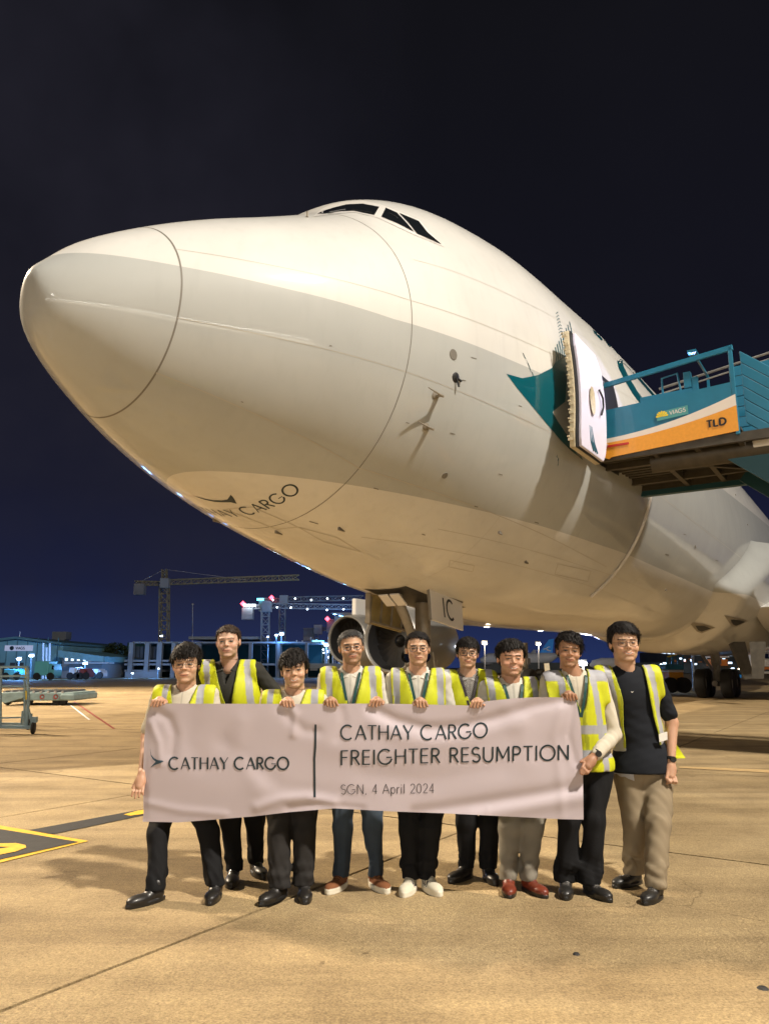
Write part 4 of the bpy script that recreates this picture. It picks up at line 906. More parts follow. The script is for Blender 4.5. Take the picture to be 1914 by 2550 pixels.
def hand(P, mode, W, K, dirn, side):
    """W wrist, K knuckle centre; mode: 'drape' over the cloth edge, 'fist', 'grip' sideways"""
    W = V3(*W); K = V3(*K); f = K-W; f = f/np.linalg.norm(f)
    if mode == 'drape':   # fingers come over the edge toward the viewer and hang down in front
        u = V3(1, 0, 0)*1.0
        d = smin(cap(P, W, K+V3(0, .004, .004), .024, .025), ell(P, K+V3(0, .010, .0), (.040, .026, .017)), .02)
        for i, (dx, L) in enumerate(((-.030, .030), (-.011, .038), (.009, .036), (.028, .026))):
            k = K+u*dx+V3(0, .0, .006-.003*abs(i-1.3)); m = k+V3(dirn*.006, -.024, -.002); t = m+V3(dirn*.008+dx*.12, -.001, -L)
            d = smin(d, smin(cap(P, k, m, .0100, .0092), cap(P, m, t, .0092, .0076), .003), .004)
        return smin(d, smin(cap(P, K+u*(-dirn*.036)+V3(0, .03, -.005), K+u*(-dirn*.044)+V3(0, .012, -.012), .012, .010), cap(P, K+u*(-dirn*.044)+V3(0, .012, -.012), K+u*(-dirn*.040)+V3(0, -.016, -.020), .010, .009), .004), .006)
    if mode == 'fist':
        d = smin(cap(P, W, K, .027, .030), ell(P, (W+K)*.5+V3(0, 0, -.012), (.038, .024, .045)), .02)
        for i, dx in enumerate((-.028, -.009, .010, .028)):
            k = K+V3(dx, -.010, -.004-.004*abs(i-1.4)); m = k+V3(0, -.018, -.026); t = m+V3(0, .024, -.012)
            d = smin(d, smin(cap(P, k, m, .0105, .0098), cap(P, m, t, .0098, .009), .003), .0035)
        return smin(d, smin(cap(P, W+V3(-side*.02, -.015, -.02), K+V3(-side*.036, -.026, -.014), .013, .011), cap(P, K+V3(-side*.036, -.026, -.014), K+V3(-side*.018, -.036, -.036), .011, .009), .004), .006)
    # grip: fingers reach across in front of the cloth
    d = smin(cap(P, W, K, .026, .028), ell(P, W*.35+K*.65, (.032, .020, .034)), .02); s = V3(-f[2], 0, f[0])
    for i, dx in enumerate((-.029, -.010, .009, .027)):
        L = (.062, .072, .066, .050)[i]; sp = dirn*(i-1.5)*.10
        k = K+s*dx; m = k+(f*.034+s*sp*.03)+V3(0, -.010, 0); t = m+(f*(L-.034)+s*sp*.03)+V3(0, .008, 0)
        d = smin(d, smin(cap(P, k, m, .0102, .0094), cap(P, m, t, .0094, .0074), .003), .0035)
    return smin(d, cap(P, W+s*(-.020)+f*.02, K+s*(-.050)+f*.012+V3(0, .012, 0), .013, .009), .008)

def rib3(name, pts, w, m, parent, off, up=None):
    """a strap lying along 3D points; w width"""
    V = []; n = len(pts)
    for i, p in enumerate(pts):
        d = (Vector(pts[min(i+1, n-1)])-Vector(pts[max(i-1, 0)])).normalized(); nn_ = Vector((0, -1, 0)); s = d.cross(nn_); s = s.normalized() if s.length > 1e-3 else Vector((1, 0, 0))
        V += [Vector(p)-s*w/2-off, Vector(p)+s*w/2-off]
    o = mesh(name, V, [(2*i, 2*i+2, 2*i+3, 2*i+1) for i in range(n-1)], m, parent)
    md = o.modifiers.new('thick', 'SOLIDIFY'); md.thickness = .002; return o

def person(sp):
    Y = sp['Y']; k = Y/F*1.0
    rn = np.random.default_rng(sp['seed'])
    def A(u, v, dy=0.0): p = at(u, v, Y+dy); return V3(p.x, p.y, p.z)
    hu, ht, hc = sp['head']; D = (ray(hu, hc).normalized()); dist = Y
    Hs = (at(hu, ht, Y-.02).z-at(hu, hc, Y-.02).z)/(.255+sp['vol']*.6)*sp.get('hs', 1)
    chin = A(hu, hc, -.07); C = V3(chin[0], Y-.0, chin[2]+.113*Hs) + V3(0, sp.get('hdy', 0), 0)
    yaw, pit, rol = [math.radians(a) for a in sp.get('rot', (0, 0, 0))]
    HM = Matrix.Translation(Vector(C)) @ Matrix.Rotation(yaw, 4, 'Z') @ Matrix.Rotation(pit, 4, 'X') @ Matrix.Rotation(rol, 4, 'Y') @ Matrix.Scale(Hs, 4) @ Matrix.Diagonal((1.11, 1.04, 1, 1))
    HR = np.array(HM)[:3, :3].astype(np.float32); HT = np.array(HM)[:3, 3].astype(np.float32)
    feet = [gnd(*sp['feet'][i][1]) for i in (0, 1)]; fm = (feet[0]+feet[1])/2
    base = Vector((fm.x, Y, 0)); OFF = V3(*base)
    P0 = thing('person', sp['label'], 'person', base, group='people lined up behind the banner')
    def put(name, V, Fc, m, col=None, parent=P0, smooth=True): return mesh(name, V-OFF, Fc, m, parent, smooth=smooth, col=col)
    # --- skeleton
    neck = V3(C[0]+sp.get('nx', 0), Y+.03, C[2]-.158*Hs); shl = sp.get('sw', .19)*Hs**.3*.93
    sz = ((A(hu, sp['shv'])[2]) if 'shv' in sp else neck[2]-.05)*.5+(neck[2]-.03)*.5
    SA = V3(neck[0]-shl, Y+.03+sp.get('sya', 0), sz-.035+sp.get('tilt', 0)); SB = V3(neck[0]+shl, Y+.03+sp.get('syb', 0), sz-.035-sp.get('tilt', 0))
    hip = A(sp['hip'][0], sp['hip'][1], .03); bulk = sp.get('bulk', 1)
    cx = (SA+SB)/2
    # --- trousers
    legs = []
    for i in (0, 1):
        kn, sho = sp['feet'][i][0], sp['feet'][i][1]; g = feet[i]; g = V3(g.x, g.y, 0)
        toe = sp['feet'][i][2]; yw = math.radians(toe); fd = V3(math.sin(yw), -math.cos(yw), 0)     # direction the shoe points
        heel = g-fd*.25; ank = heel+fd*.065+V3(0, 0, .10)
        hj = hip+V3((-1 if i == 0 else 1)*.088*bulk, 0, -.03); kz = .47*hip[2]/.86
        kn3 = V3(hj[0]*.42+ank[0]*.58+kn*.0, (hj[1]+ank[1])/2-.03, (hj[2]+ank[2])/2+.02)+V3(kn, 0, 0)
        legs.append((hj, kn3, ank, g, fd, heel))
    lw = sp.get('leg', 1.0)
    def f_tr(P):
        d = ell(P, hip+V3(0, 0, .02), (.165*bulk, .115*bulk, .13))
        for hj, kn3, ank, *_ in legs:
            a2 = V3(ank[0], ank[1], .075); e = smin(cap(P, hj, kn3, .092*lw*bulk, .068*lw), cap(P, kn3, a2, .068*lw, .054*lw*sp.get('cuff', 1)), .03); d = smin(d, e, .025)
        z = P[..., 2]; amp = .0055+.010*np.exp(-((z-.15)/.09)**2)+.004*np.exp(-((z-.5)/.09)**2)
        d = d+amp*(wav(P*V3(1.3, 1.3, .6), sp['seed']+11, 30)+.6*wav(P*V3(.8, .8, 1.5), sp['seed']+12, 44)*np.exp(-((z-.14)/.10)**2))-.002
        d = np.maximum(d, .065-z); return np.maximum(d, z-(hip[2]+.10))
    lo = [min(l[j][0] for l in legs for j in (0, 2))-.16, Y-.32, .05]; hi = [max(l[j][0] for l in legs for j in (0, 2))+.16, Y+.34, hip[2]+.12]
    lo[1] = min(l[2][1] for l in legs)-.14; lo[1] = min(lo[1], Y-.16); hi[1] = max(max(l[2][1] for l in legs)+.14, Y+.2)
    V, Fq = nets(f_tr, lo, hi, .009)
    tc_ = np.tile(np.array(CR[sp['pants']]), (len(V), 1))
    if sp['pants'] == 'jeans': tc_ = tc_*(1+.6*np.exp(-((V[:, 2]-.52)/.12)**2)*(V[:, 1] < Y))[:, None]
    put('trousers', V, Fq, 'cloth', tc_*(1+.08*wav(V, 3, 25))[:, None])
    # --- shoes
    for hj, kn3, ank, g, fd, heel in legs:
        sd = V3(fd[1], -fd[0], 0); L = .27
        def loc(P): q = P-heel; return np.stack([q@sd, q@fd, q[..., 2]], -1)
        def f_sh(P):
            q = loc(P); d = cap(q, (0, .05, .045), (0, .10, .05), .036, .038)
            d = smin(d, ell(q, (0, .185, .034), (.047, .085, .032)), .03); d = smin(d, cap(q, (0, .055, .05), (0, .06, .10), .038, .041), .02)
            d = smax(d, q[..., 2]*-1+.018, .004)
            sole = np.maximum(ell(q*V3(1, 1, 0)+V3(0, 0, 0), (0, .135, 0), (.048+.004*(sp['shoe'] in ('sneaker', 'brown')), .140, .1)), np.abs(q[..., 2]-.012*(1+.5*(sp['shoe'] in ('sneaker', 'brown'))))-.012*(1+.5*(sp['shoe'] in ('sneaker', 'brown'))))
            laces = np.sin(q[..., 1]*420)*.0016*((q[..., 1] > .09) & (q[..., 1] < .155) & (np.abs(q[..., 0]) < .022))
            return smin(d-laces, sole, .004)
        c0 = heel+fd*.135; V, Fq = nets(f_sh, c0-V3(.17, .17, .135*0+.01), c0+V3(.17, .17, .16), .006)
        q = loc(V); col = {'black': (.014, .012, .011), 'boot': (.016, .015, .014), 'red': (.16, .028, .012), 'brown': (.19, .075, .032), 'sneaker': (.62, .57, .45)}[sp['shoe']]
        cc = np.tile(np.array(col), (len(V), 1)); 
        if sp['shoe'] in ('brown', 'sneaker'): cc[q[:, 2] < .036+.015*(q[:, 1] < .06)] = (.72, .67, .55)
        else: cc[q[:, 2] < .024] = (.01, .009, .008)
        if sp['shoe'] == 'sneaker': cc[(np.abs(((q[:, 1]+q[:, 2]*.5)*34) % 1-.5) < .22) & (q[:, 1] > .075) & (q[:, 1] < .15) & (q[:, 2] > .035) & (q[:, 2] < .075) & (np.abs(q[:, 0]) > .026)] = (.02, .02, .05)
        lc = (q[:, 1] > .085) & (q[:, 1] < .165) & (np.abs(q[:, 0]) < .024) & (np.sin(q[:, 1]*420) > .3) & (q[:, 2] > .04)
        cc[lc] = {'black': (.03, .03, .03), 'boot': (.12, .11, .10), 'red': (.09, .02, .01), 'brown': (.07, .03, .015), 'sneaker': (.45, .42, .36)}[sp['shoe']]
        V[:, 2] = np.maximum(V[:, 2], .001)
        put('shoe', V, Fq, 'leather' if sp['shoe'] in ('black', 'red', 'boot') else 'cloth', cc)
    # --- arms
    arms = []
    for i, (el, wr, kn, mode, dirn) in sp.get('arms', {}).items():
        S = SA if i == 'a' else SB; E = A(*el); Wp = A(*wr); Kp = A(*kn)
        if mode == 'drape':
            y0 = bn(kn[0], interp(TOPE, kn[0])).y; Kp = V3(*at(kn[0], interp(TOPE, kn[0])-7, y0+.016)); Wp = V3(*at(wr[0], max(wr[1], 1762)+8, y0+.085))
        if mode == 'grip': y0 = bn(min(1448, max(360, kn[0])), kn[1]).y; Kp = V3(*at(kn[0], kn[1], y0-.022)); Wp = V3(*at(wr[0], wr[1], y0+.01))
        if 1:     arms.append((i, S, E, Wp, Kp, mode, dirn))
    for i in ('a', 'b'):
        if i not in sp.get('arms', {}):
            S = SA if i == 'a' else SB; s = -1 if i == 'a' else 1
            arms.append((i, S, S+V3(s*.07, .02, -.27), S+V3(s*.04, -.12, -.43), S+V3(s*.03, -.17, -.47), 'hidden', s))
    chest_c = cx*.62+hip*.38+V3(0, -.005, .04)
    def torso(P):
        # leaning torso built from ribs, belly and yoke
        d = ell(P, cx*.80+hip*.20+V3(0, 0, -.015), (.172*bulk, .118*bulk, .20))
        d = smin(d, ell(P, cx*.42+hip*.58, (.158*bulk, .112*bulk, .21)), .06)
        d = smin(d, ell(P, hip+V3(0, 0, .02), (.168*bulk, .118*bulk, .14)), .05)
        d = smin(d, cap(P, SA+V3(.03, 0, .0), SB+V3(-.03, 0, .0), .058, .058), .05)
        d = smin(d, cap(P, (neck[0], neck[1]+.005, neck[2]-.09), (neck[0], neck[1]+.005, neck[2]-.0), .080, .052), .05)
        return d
    slv = sp['sleeve']       # fraction of the forearm covered: -1 short sleeve
    def armd(P, S, E, Wp, r=0.0, full=True):
        d = cap(P, S, E, .056+r, .046+r)
        if full: d = smin(d, cap(P, E, Wp, .045+r, .033+r), .02)
        return d
    top = sp['top']
    def torso_s(P): return smin(torso(P), ell(P, hip+V3(0, 0, -.05), (.215*bulk, .155*bulk, .34)), .04) if sp.get('hem') else torso(P)
    def f_shirt(P):
        d = torso_s(P)-.004; z = P[..., 2]
        for i, S, E, Wp, Kp, mode, dirn in arms:
            if slv < 0:
                e = cap(P, S, S+(E-S)*.80, .060, .062)+.0
            else: e = smin(cap(P, S, E, .060, .052), cap(P, E, Wp+(E-Wp)*.05, .052, .040), .02)
            e = e+.005*wav(P*V3(1, 1, 1.1), sp['seed']+5, 42); d = smin(d, e, .03)
        d = d+.003*wav(P, sp['seed']+9, 30)
        # neck opening
        hz = neck[2]+.012*0
        d = smax(d, -cap(P, neck+V3(0, -.02, -.015), neck+V3(0, -.02, .2), .056, .075), .006)
        if top == 'open': d = np.maximum(d, -np.maximum(np.maximum(np.abs(P[..., 0]-neck[0])-(P[..., 2]-(neck[2]-.15))*.34, -(P[..., 2]-(neck[2]-.15))), P[..., 1]-Y+.02))
        return np.maximum(d, (hip[2]-.09*sp.get('hem', 0)-.0)-z)
    xs_ = [q[0] for a in arms for q in a[1:4]]; ys_ = [q[1] for a in arms for q in a[1:4]]; zs_ = [q[2] for a in arms for q in a[1:4]]
    lo = (min(xs_)-.08, min(min(ys_)-.07, Y-.16), min(hip[2]-.12, min(zs_)-.07)); hi = (max(xs_)+.08, max(max(ys_)+.07, Y+.2), neck[2]+.05)
    V, Fq = nets(f_shirt, lo, hi, .0075)
    cc = np.tile(np.array(CR[sp['shirt']]), (len(V), 1))
    if sp['shirt'] == 'grey_dot': m = (np.sin(V[:, 0]*420)*np.sin(V[:, 2]*420) > .45); cc[m] = (.08, .075, .07)
    pl = (np.abs(V[:, 0]-neck[0]) < .0045) & (V[:, 1] < Y) & (top != 'tee'); cc[pl] *= .72
    put('shirt', V, Fq, 'cloth', cc)
    if top != 'tee':        # collar: a standing band at the back and two points in front
        def f_col(P):
            n = neck; d = 1e3
            ring = []
            for t in range(9):
                a = math.radians(20+t*17.5); ring.append(n+V3(math.cos(a)*.070, math.sin(a)*.060-.006, .016+.014*math.sin(a)))
            for a, b in zip(ring, ring[1:]): d = np.minimum(d, cap(P, a, b, .0085, .0085)); d = np.minimum(d, cap(P, a+V3(0, 0, -.016), b+V3(0, 0, -.016), .010, .010))
            w = .0 if top == 'closed' else .012
            for s in (-1, 1):
                a = n+V3(s*.068, .010, .014); b_ = n+V3(s*(.020+w), -.088, -.048); e = n+V3(s*(.074+w), -.080, -.066)
                for t in (0, .25, .5, .75, 1): q = b_*(1-t)+e*t; d = smin(d, cap(P, a, q, .010, .0065), .004)
            return d
        V, Fq = nets(f_col, neck-V3(.11, .10, .09), neck+V3(.11, .09, .05), .005); put('collar', V, Fq, 'cloth', np.tile(np.array(CR[sp['shirt']])*1.04, (len(V), 1)))
    # --- vest: a shell around the shirt, cut by its neckline and armholes
    vs = sp['vest']
    def f_v(P):
        d = torso(P)-.017-.002*(P[..., 2] < cx[2]); d = d+.004*wav(P*V3(1.3, 1, .5), sp['seed']+21, 38)*(P[..., 2] < sz)
        for i, S, E, Wp, Kp, mode, dirn in arms: d = smin(d, cap(P, S, S+(E-S)*.34, .073, .074), .03)
        return d
    hem = hip[2]+sp.get('vhem', -.06)
    V, Fq = nets(f_v, (min(SA[0], hip[0]-.2)-.12, Y-.19, hem), (max(SB[0], hip[0]+.2)+.12, Y+.24, neck[2]+.03), .008)
    ax = (V[:, 2]-hip[2])/(cx[2]-hip[2]); mid = hip[0]+(neck[0]-hip[0])*np.clip(ax, 0, 1.15); rx = V[:, 0]-mid; dz = V[:, 2]-(neck[2]-.0); fr = V[:, 1] < (Y+.028)
    vd = sp.get('vneck', .22); vw = np.clip((dz+vd)/vd, 0, 2)**.85*sp.get('vw', .082)
    if vs == 'open': vw = sp.get('gap', .10)+np.clip((dz+.5)*.02, -.01, .0)+.012*np.sin(V[:, 2]*9)
    arm = sp.get('armh', .215)+0*V[:, 2]; armc = np.where(V[:, 2] > cx[2]-.02, arm, arm)
    keep = np.where(fr, np.abs(rx) > vw, dz < -.012) & ((np.abs(rx) < armc+sp.get('cape', 0)) | (V[:, 2] < cx[2]-.20)) & (np.hypot(rx, V[:, 1]-neck[1]) > .062)
    keep &= (V[:, 2] > hem+.012)
    for i, S, E, Wp, Kp, mode, dirn in arms:
        keep &= ~(cap(V.astype(np.float32), S+(E-S)*.30, E, .068, .058) < .0)
    Fv = Fq[keep[Fq].all(1)]; used = np.unique(Fv); rm = -np.ones(len(V), int); rm[used] = np.arange(len(used)); V = V[used]; Fv = rm[Fv]; rx = rx[used]; fr = fr[used]
    E_ = np.sort(np.concatenate([Fv[:, [a, (a+1) % 4]] for a in range(4)]), 1); u_, cn = np.unique(E_, axis=0, return_counts=True); eb = u_[cn == 1]
    for _ in range(14):       # run the cut edges smooth
        ac = np.zeros_like(V); w = np.zeros(len(V)); np.add.at(ac, eb[:, 0], V[eb[:, 1]]); np.add.at(ac, eb[:, 1], V[eb[:, 0]]); np.add.at(w, eb[:, 0], 1); np.add.at(w, eb[:, 1], 1)
        m = w >= 2; V[m] = V[m]*.4+.6*(ac[m]/w[m][:, None])
    cc = np.tile(np.array(YEL), (len(V), 1)); ar = np.abs(rx)
    if vs in ('std', 'open'): so = sp.get('str', .128); st = (ar > so) & (ar < so+.046) & ((V[:, 2] > sz-.42) | (vs == 'open')); cc[st] = SIL; pass
    if vs == 'wide': cc[(ar > .085) & (ar < .13)] = SIL
    vwk = vw[used] if hasattr(vw, '__len__') else vw; ed = fr & (ar-vwk < .014); cc[ed] = (.34, .37, .012)
    zz = V[:, 2]-hem
    if vs in ('wide', 'open'):
        for z0, z1 in ((.10, .155), (.26, .315)): cc[(zz > z0) & (zz < z1)] = SIL
    if vs == 'wide': cc[(V[:, 2] > sz-.03) & (ar > .11)] = SIL
    o = put('safety_vest', V, Fv, 'vest', cc)
    md = o.modifiers.new('thick', 'SOLIDIFY'); md.thickness = .005; md.offset = 1
    # --- lanyard, badge, watch
    if sp.get('lan'):
        L = sp['lan']; bz = neck[2]-sp.get('vneck', .22)-.03
        def onch(x, z):
            lo_, hi_ = Y-.30, Y+.05
            for _ in range(18):
                m_ = (lo_+hi_)/2
                if float(f_v(np.array([[x, m_, z]], np.float32))[0]) < 0: hi_ = m_
                else: lo_ = m_
            return (x, lo_-.004, z)
        for s in (-1, 1):
            pts = [(neck[0]+s*.058, neck[1]+.02, neck[2]+.012)] + [onch(neck[0]+s*(.064*(1-t)+.004), neck[2]-.005-(neck[2]-.005-bz)*t) for t in (.08, .22, .4, .6, .8, 1)]
            rib3('lanyard', pts, .018, 'lanyard_green' if L == 'green' else 'lanyard_dark', P0, base)
    # --- bare arms and hands, head and neck: one body mesh
    BV, BF, BC, n0 = [], [], [], 0
    def addb(V, Fq, c):
        nonlocal n0
        BV.append(V); BF.append(Fq+n0); BC.append(c); n0 += len(V)
    sk = np.array(sp['skin'])
    for i, S, E, Wp, Kp, mode, dirn in arms:
        if mode in ('hidden', 'behind'): continue
        md_ = mode; side = -1 if i == 'a' else 1
        def f_arm(P):
            d = smin(cap(P, E, Wp, .042, .027), hand(P, md_, Wp, Kp, dirn, side), .012); 
            return smin(d, cap(P, S+(E-S)*.5, E, .044, .043), .02) if slv < 0 else d
        pts = np.array([E, Wp, Kp]+([S+(E-S)*.5] if slv < 0 else [])); V, Fq = nets(f_arm, pts.min(0)-.10, pts.max(0)+.10, .0036)
        addb(V, Fq, np.tile(sk*np.array([.95, .86, .82]), (len(V), 1)))
        if sp.get('watch') == i:
            b = MB(off=base); dd = Vector(Kp-Wp).normalized(); w_ = Vector(Wp)-dd*.015; b.lathe([(.030, -.011), (.034, -.008), (.034, .008), (.030, .011)], c=w_, axis=dd, n=20)
            b.lathe([(0, .006), (.019, .006), (.021, 0), (.021, -.01)], c=w_+Vector((0, -.034, 0)), axis=(0, -1, 0), n=18); b.build('wrist_watch', 'black', P0, True)
    Vh, Fh = nets(lambda P: head_sdf(P, sp), (-.105, -.13, -.135), (.105, .135, .135), .0030)
    addb(Vh@HR.T+HT, Fh, head_color(Vh, sp))
    def f_nk(P): return smin(cap(P, (C[0], C[1]+.025, C[2]-.07*Hs), neck+V3(0, .0, -.03), .061*Hs*sp['jw'], .060), cap(P, neck+V3(-.05, .01, -.06), neck+V3(.05, .01, -.06), .05, .05), .04)
    V, Fq = nets(f_nk, neck-V3(.13, .1, .12), np.maximum(neck, C)+V3(.13, .11, .0), .006); addb(V, Fq, np.tile(sk*np.array([1.02, .95, .91]), (len(V), 1)))
    put('body', np.concatenate(BV), np.concatenate(BF), 'skin', np.concatenate(BC))
    # --- hair: cap and strands
    V, Fq = nets(lambda P: hair_sdf(P, sp), (-.13, -.14, -.085), (.13, .165, .17), .0042)
    hc_ = np.array(sp['hair']); cc = np.tile(hc_, (len(V), 1))*(1+.35*wav(V*V3(1, 1, .4), 5, 220))[:, None]
    if sp.get('greyside'): m = np.clip((np.abs(V[:, 0])-.05)/.02, 0, 1)[:, None]*.75; cc = cc*(1-m)+np.array(sp['greyside'])*m
    ho = put('hair', V@HR.T+HT, Fq, 'hair', np.clip(cc, .002, 1))
    nst = sp.get('strands', 1300); ids = rn.integers(0, len(V), nst); SV = []; SF = []; SCc = []
    cen = V3(0, .01, .01)
    for q in ids:
        p = V[q]; nrm = p-cen; nrm /= np.linalg.norm(nrm); L = sp.get('slen', .03)*rn.uniform(.5, 1.5)
        fl = V3(sp.get('flow', .2)+rn.normal()*.25, -.75 if p[1] < .03 else .35, -.35-.6*(p[2] < .05))+nrm*sp.get('lift', .35); fl -= nrm*(fl@nrm)*(1-sp.get('lift', .35)); fl /= np.linalg.norm(fl)
        if p[2] < .02: L *= .45
        w = np.cross(fl, nrm); w /= np.linalg.norm(w)+1e-6; w *= .0016; k0 = len(SV); a = p-nrm*.002; b_ = a+fl*L*.5+nrm*.003; c_ = a+fl*L+V3(0, 0, -.006)
        if p[1] < 0 and c_[2] < sp['line']-sp.get('fringe', 0)*.8-.012: c_[2] = sp['line']-sp.get('fringe', 0)*.8-.012*rn.uniform(0, 1)
        SV += [a-w, a+w, b_-w*.8, b_+w*.8, c_]; SF += [(k0, k0+1, k0+3, k0+2), (k0+2, k0+3, k0+4)]; s_ = rn.uniform(.5, 2.6); g_ = np.array(sp['greyside']) if sp.get('greyside') and abs(p[0]) > .05 else hc_; SCc += [g_*s_]*5
    o = mesh('hair_strands', np.array(SV)@HR.T+HT-OFF, SF, 'hair', ho, col=np.array(SCc)); o['kind'] = 'stuff'
    # --- glasses
    if sp.get('glasses'):
        b = MB(off=base); sq = sp['glasses'] == 'square'; R = .0235 if not sq else .025
        for s in (-1, 1):
            tor(b, (s*.0325, -.092, -.001), R, .0014+.0006*(sp.get('gthick', 0)), HM, sq=sq)
            b.tube([HM @ Vector((s*(.0325+R), -.091, .004)), HM @ Vector((s*.078*sp['fw'], -.05, .006)), HM @ Vector((s*.082*sp['fw'], .015, .004))], .0014, 5)
        b.tube([HM @ Vector((-.010, -.093, .003)), HM @ Vector((0, -.096, .006)), HM @ Vector((.010, -.093, .003))], .0016, 5)
        b.build('glasses', 'frame_black', P0, True)
    return P0, dict(neck=neck, hip=hip, SA=SA, SB=SB, C=C, base=base, put=put)
YSK, TSK, DSK = (.52, .33, .225), (.47, .29, .19), (.40, .235, .15)
D0 = dict(fw=1.0, jw=1.0, smile=.3, eye=.0034, skin=YSK, hair=(.010, .008, .007), style=0, vol=.012, line=.058, seed=1, sleeve=.9, top='closed', shirt='white', vest='std', pants='black', shoe='black')
def P(**k): d = dict(D0); d.update(k); return person(d)
P(seed=11, leg=.94, Y=5.36, head=(455, 1597, 1700), shv=1712, hip=(448, 1965), feet=[(-.02, (322, 2263), -38), (.02, (523, 2254), 2)], rot=(6, 0, -3), fw=.96, line=.052, fringe=.012, vol=.022, mess=.010, arch=.0, smile=0., glasses='square', skin=YSK,
  arms={'a': ((368, 1835, .0), (355, 1925, -.06), (348, 1958, -.12), 'grip', 1), 'b': ((545, 1850, .02), (425, 1765, -.10), (397, 1742, -.155), 'drape', -1)}, sleeve=-1, shirt='cream', vest='std', str=.10, vneck=.24, vw=.08, slen=.035, sw=.185, cuff=1.15,
  label='young man in rimless glasses at the left end of the banner, cream shirt, black trousers')
P(seed=12, side=-.08, Y=5.72, head=(562, 1550, 1637), shv=1652, hip=(598, 1940), feet=[(0, (574, 2213), 6), (0, (655, 2190), 25)], rot=(2, 0, -4), fw=.98, jw=1.05, smile=.35, skin=(.53, .34, .255), hair=(.035, .022, .014), vol=.006, line=.062, mess=.003, eye=.0042, slen=.014, lift=.7, shirt='charcoal', top='open', vneck=.34, vw=.085, sw=.215, bulk=1.12, nx=.01,
  arms={'a': ((425, 1760, .12), (420, 1880, .2), (420, 1920, .2), 'hidden', 1), 'b': ((715, 1760, .12), (700, 1880, .2), (700, 1920, .2), 'hidden', 1)}, brow=.6, stubble=.22, sleeve=.9,
  label='tall man with short brown hair and charcoal shirt standing behind the others')
P(seed=13, side=.12, Y=5.30, head=(728, 1612, 1712), shv=1728, hip=(725, 1965), feet=[(0, (652, 2257), -28), (0, (760, 2252), 8)], rot=(4, 2, -6), fw=.97, smile=.95, eye=.0024, vol=.020, line=.050, fringe=.020, fx=-.01, mess=.010, arch=-.004, slen=.035, lift=.4, pants='grey', leg=1.04, cuff=1.2, vneck=.20, vw=.075, shirt='cream', top='open2',
  arms={'a': ((640, 1860, .02), (700, 1765, -.12), (716, 1742, -.20), 'drape', 1)},
  label='grinning young man with black fringe and no glasses, cream shirt open at the collar')
P(seed=14, side=.10, Y=5.40, head=(873, 1562, 1652), shv=1672, hip=(890, 1950), feet=[(0, (818, 2228), -22), (0, (962, 2226), 24)], rot=(6, 0, -5), fw=1.0, jw=1.0, smile=.5, eye=.003, skin=TSK, hair=(.03, .028, .027), greyside=(.12, .12, .12), vol=.008, line=.070, mess=.004, slen=.02, glasses='round', gthick=1, stubble=.5, pants='jeans', leg=.92, shoe='brown', lan='green', vneck=.27, vw=.088,
  arms={'a': ((795, 1850, .02), (800, 1770, -.20), (824, 1744, -.30), 'drape', 1), 'b': ((975, 1850, .02), (958, 1775, -.20), (938, 1744, -.30), 'drape', -1)},
  label='greying man with moustache, goatee and round glasses, blue jeans and brown shoes')
P(seed=15, side=-.16, armh=.19, Y=5.42, head=(1041, 1566, 1655), shv=1678, hip=(1048, 1955), feet=[(0, (1006, 2235), -14), (0, (1092, 2233), 18)], rot=(0, 0, -2), fw=.98, smile=.2, eye=.003, vol=.009, line=.068, mess=.003, arch=.014, slen=.022, glasses='round', gthick=1, lan='green', vneck=.27, vw=.088, shoe='sneaker', leg=.98,
  arms={'a': ((945, 1860, .02), (1020, 1775, -.18), (1046, 1745, -.32), 'drape', 1), 'b': ((1130, 1850, .05), (1120, 1900, -.1), (1118, 1930, -.1), 'hidden', 1)},
  label='man in round dark glasses with green lanyard, black trousers and white striped sneakers')
P(seed=16, Y=5.58, head=(1167, 1582, 1662), shv=1680, hip=(1190, 1950), feet=[(0, (1122, 2200), -40), (0, (1232, 2206), 6)], rot=(-4, 0, 2), fw=1.0, jw=1.04, smile=.55, eye=.0028, vol=.018, line=.052, fringe=.006, arch=.002, mess=.006, slen=.03, glasses='square', gthick=1, shirt='grey_dot', lan='dark', vneck=.22, vw=.07, sw=.185,
  arms={'b': ((1255, 1840, -.1), (1215, 1772, -.42), (1188, 1746, -.64), 'drape', -1), 'a': ((1100, 1850, .05), (1100, 1900, 0), (1100, 1930, 0), 'hidden', 1)},
  label='man in rectangular glasses and dotted grey shirt standing half behind the banner holders')
P(seed=17, side=.22, armh=.19, Y=5.45, head=(1277, 1586, 1681), shv=1696, hip=(1305, 1955), feet=[(0, (1268, 2237), -8), (0, (1356, 2237), 22)], rot=(2, 2, 0), fw=1.08, jw=1.12, smile=.8, eye=.0022, skin=(.51, .30, .205), vol=.018, line=.060, mess=.007, arch=.006, part=1, slen=.028, lan='green', vneck=.26, vw=.080, pants='tan', shoe='red', leg=1.02, sw=.185,
  label='smiling round faced man without glasses in pale grey trousers and red leather shoes')
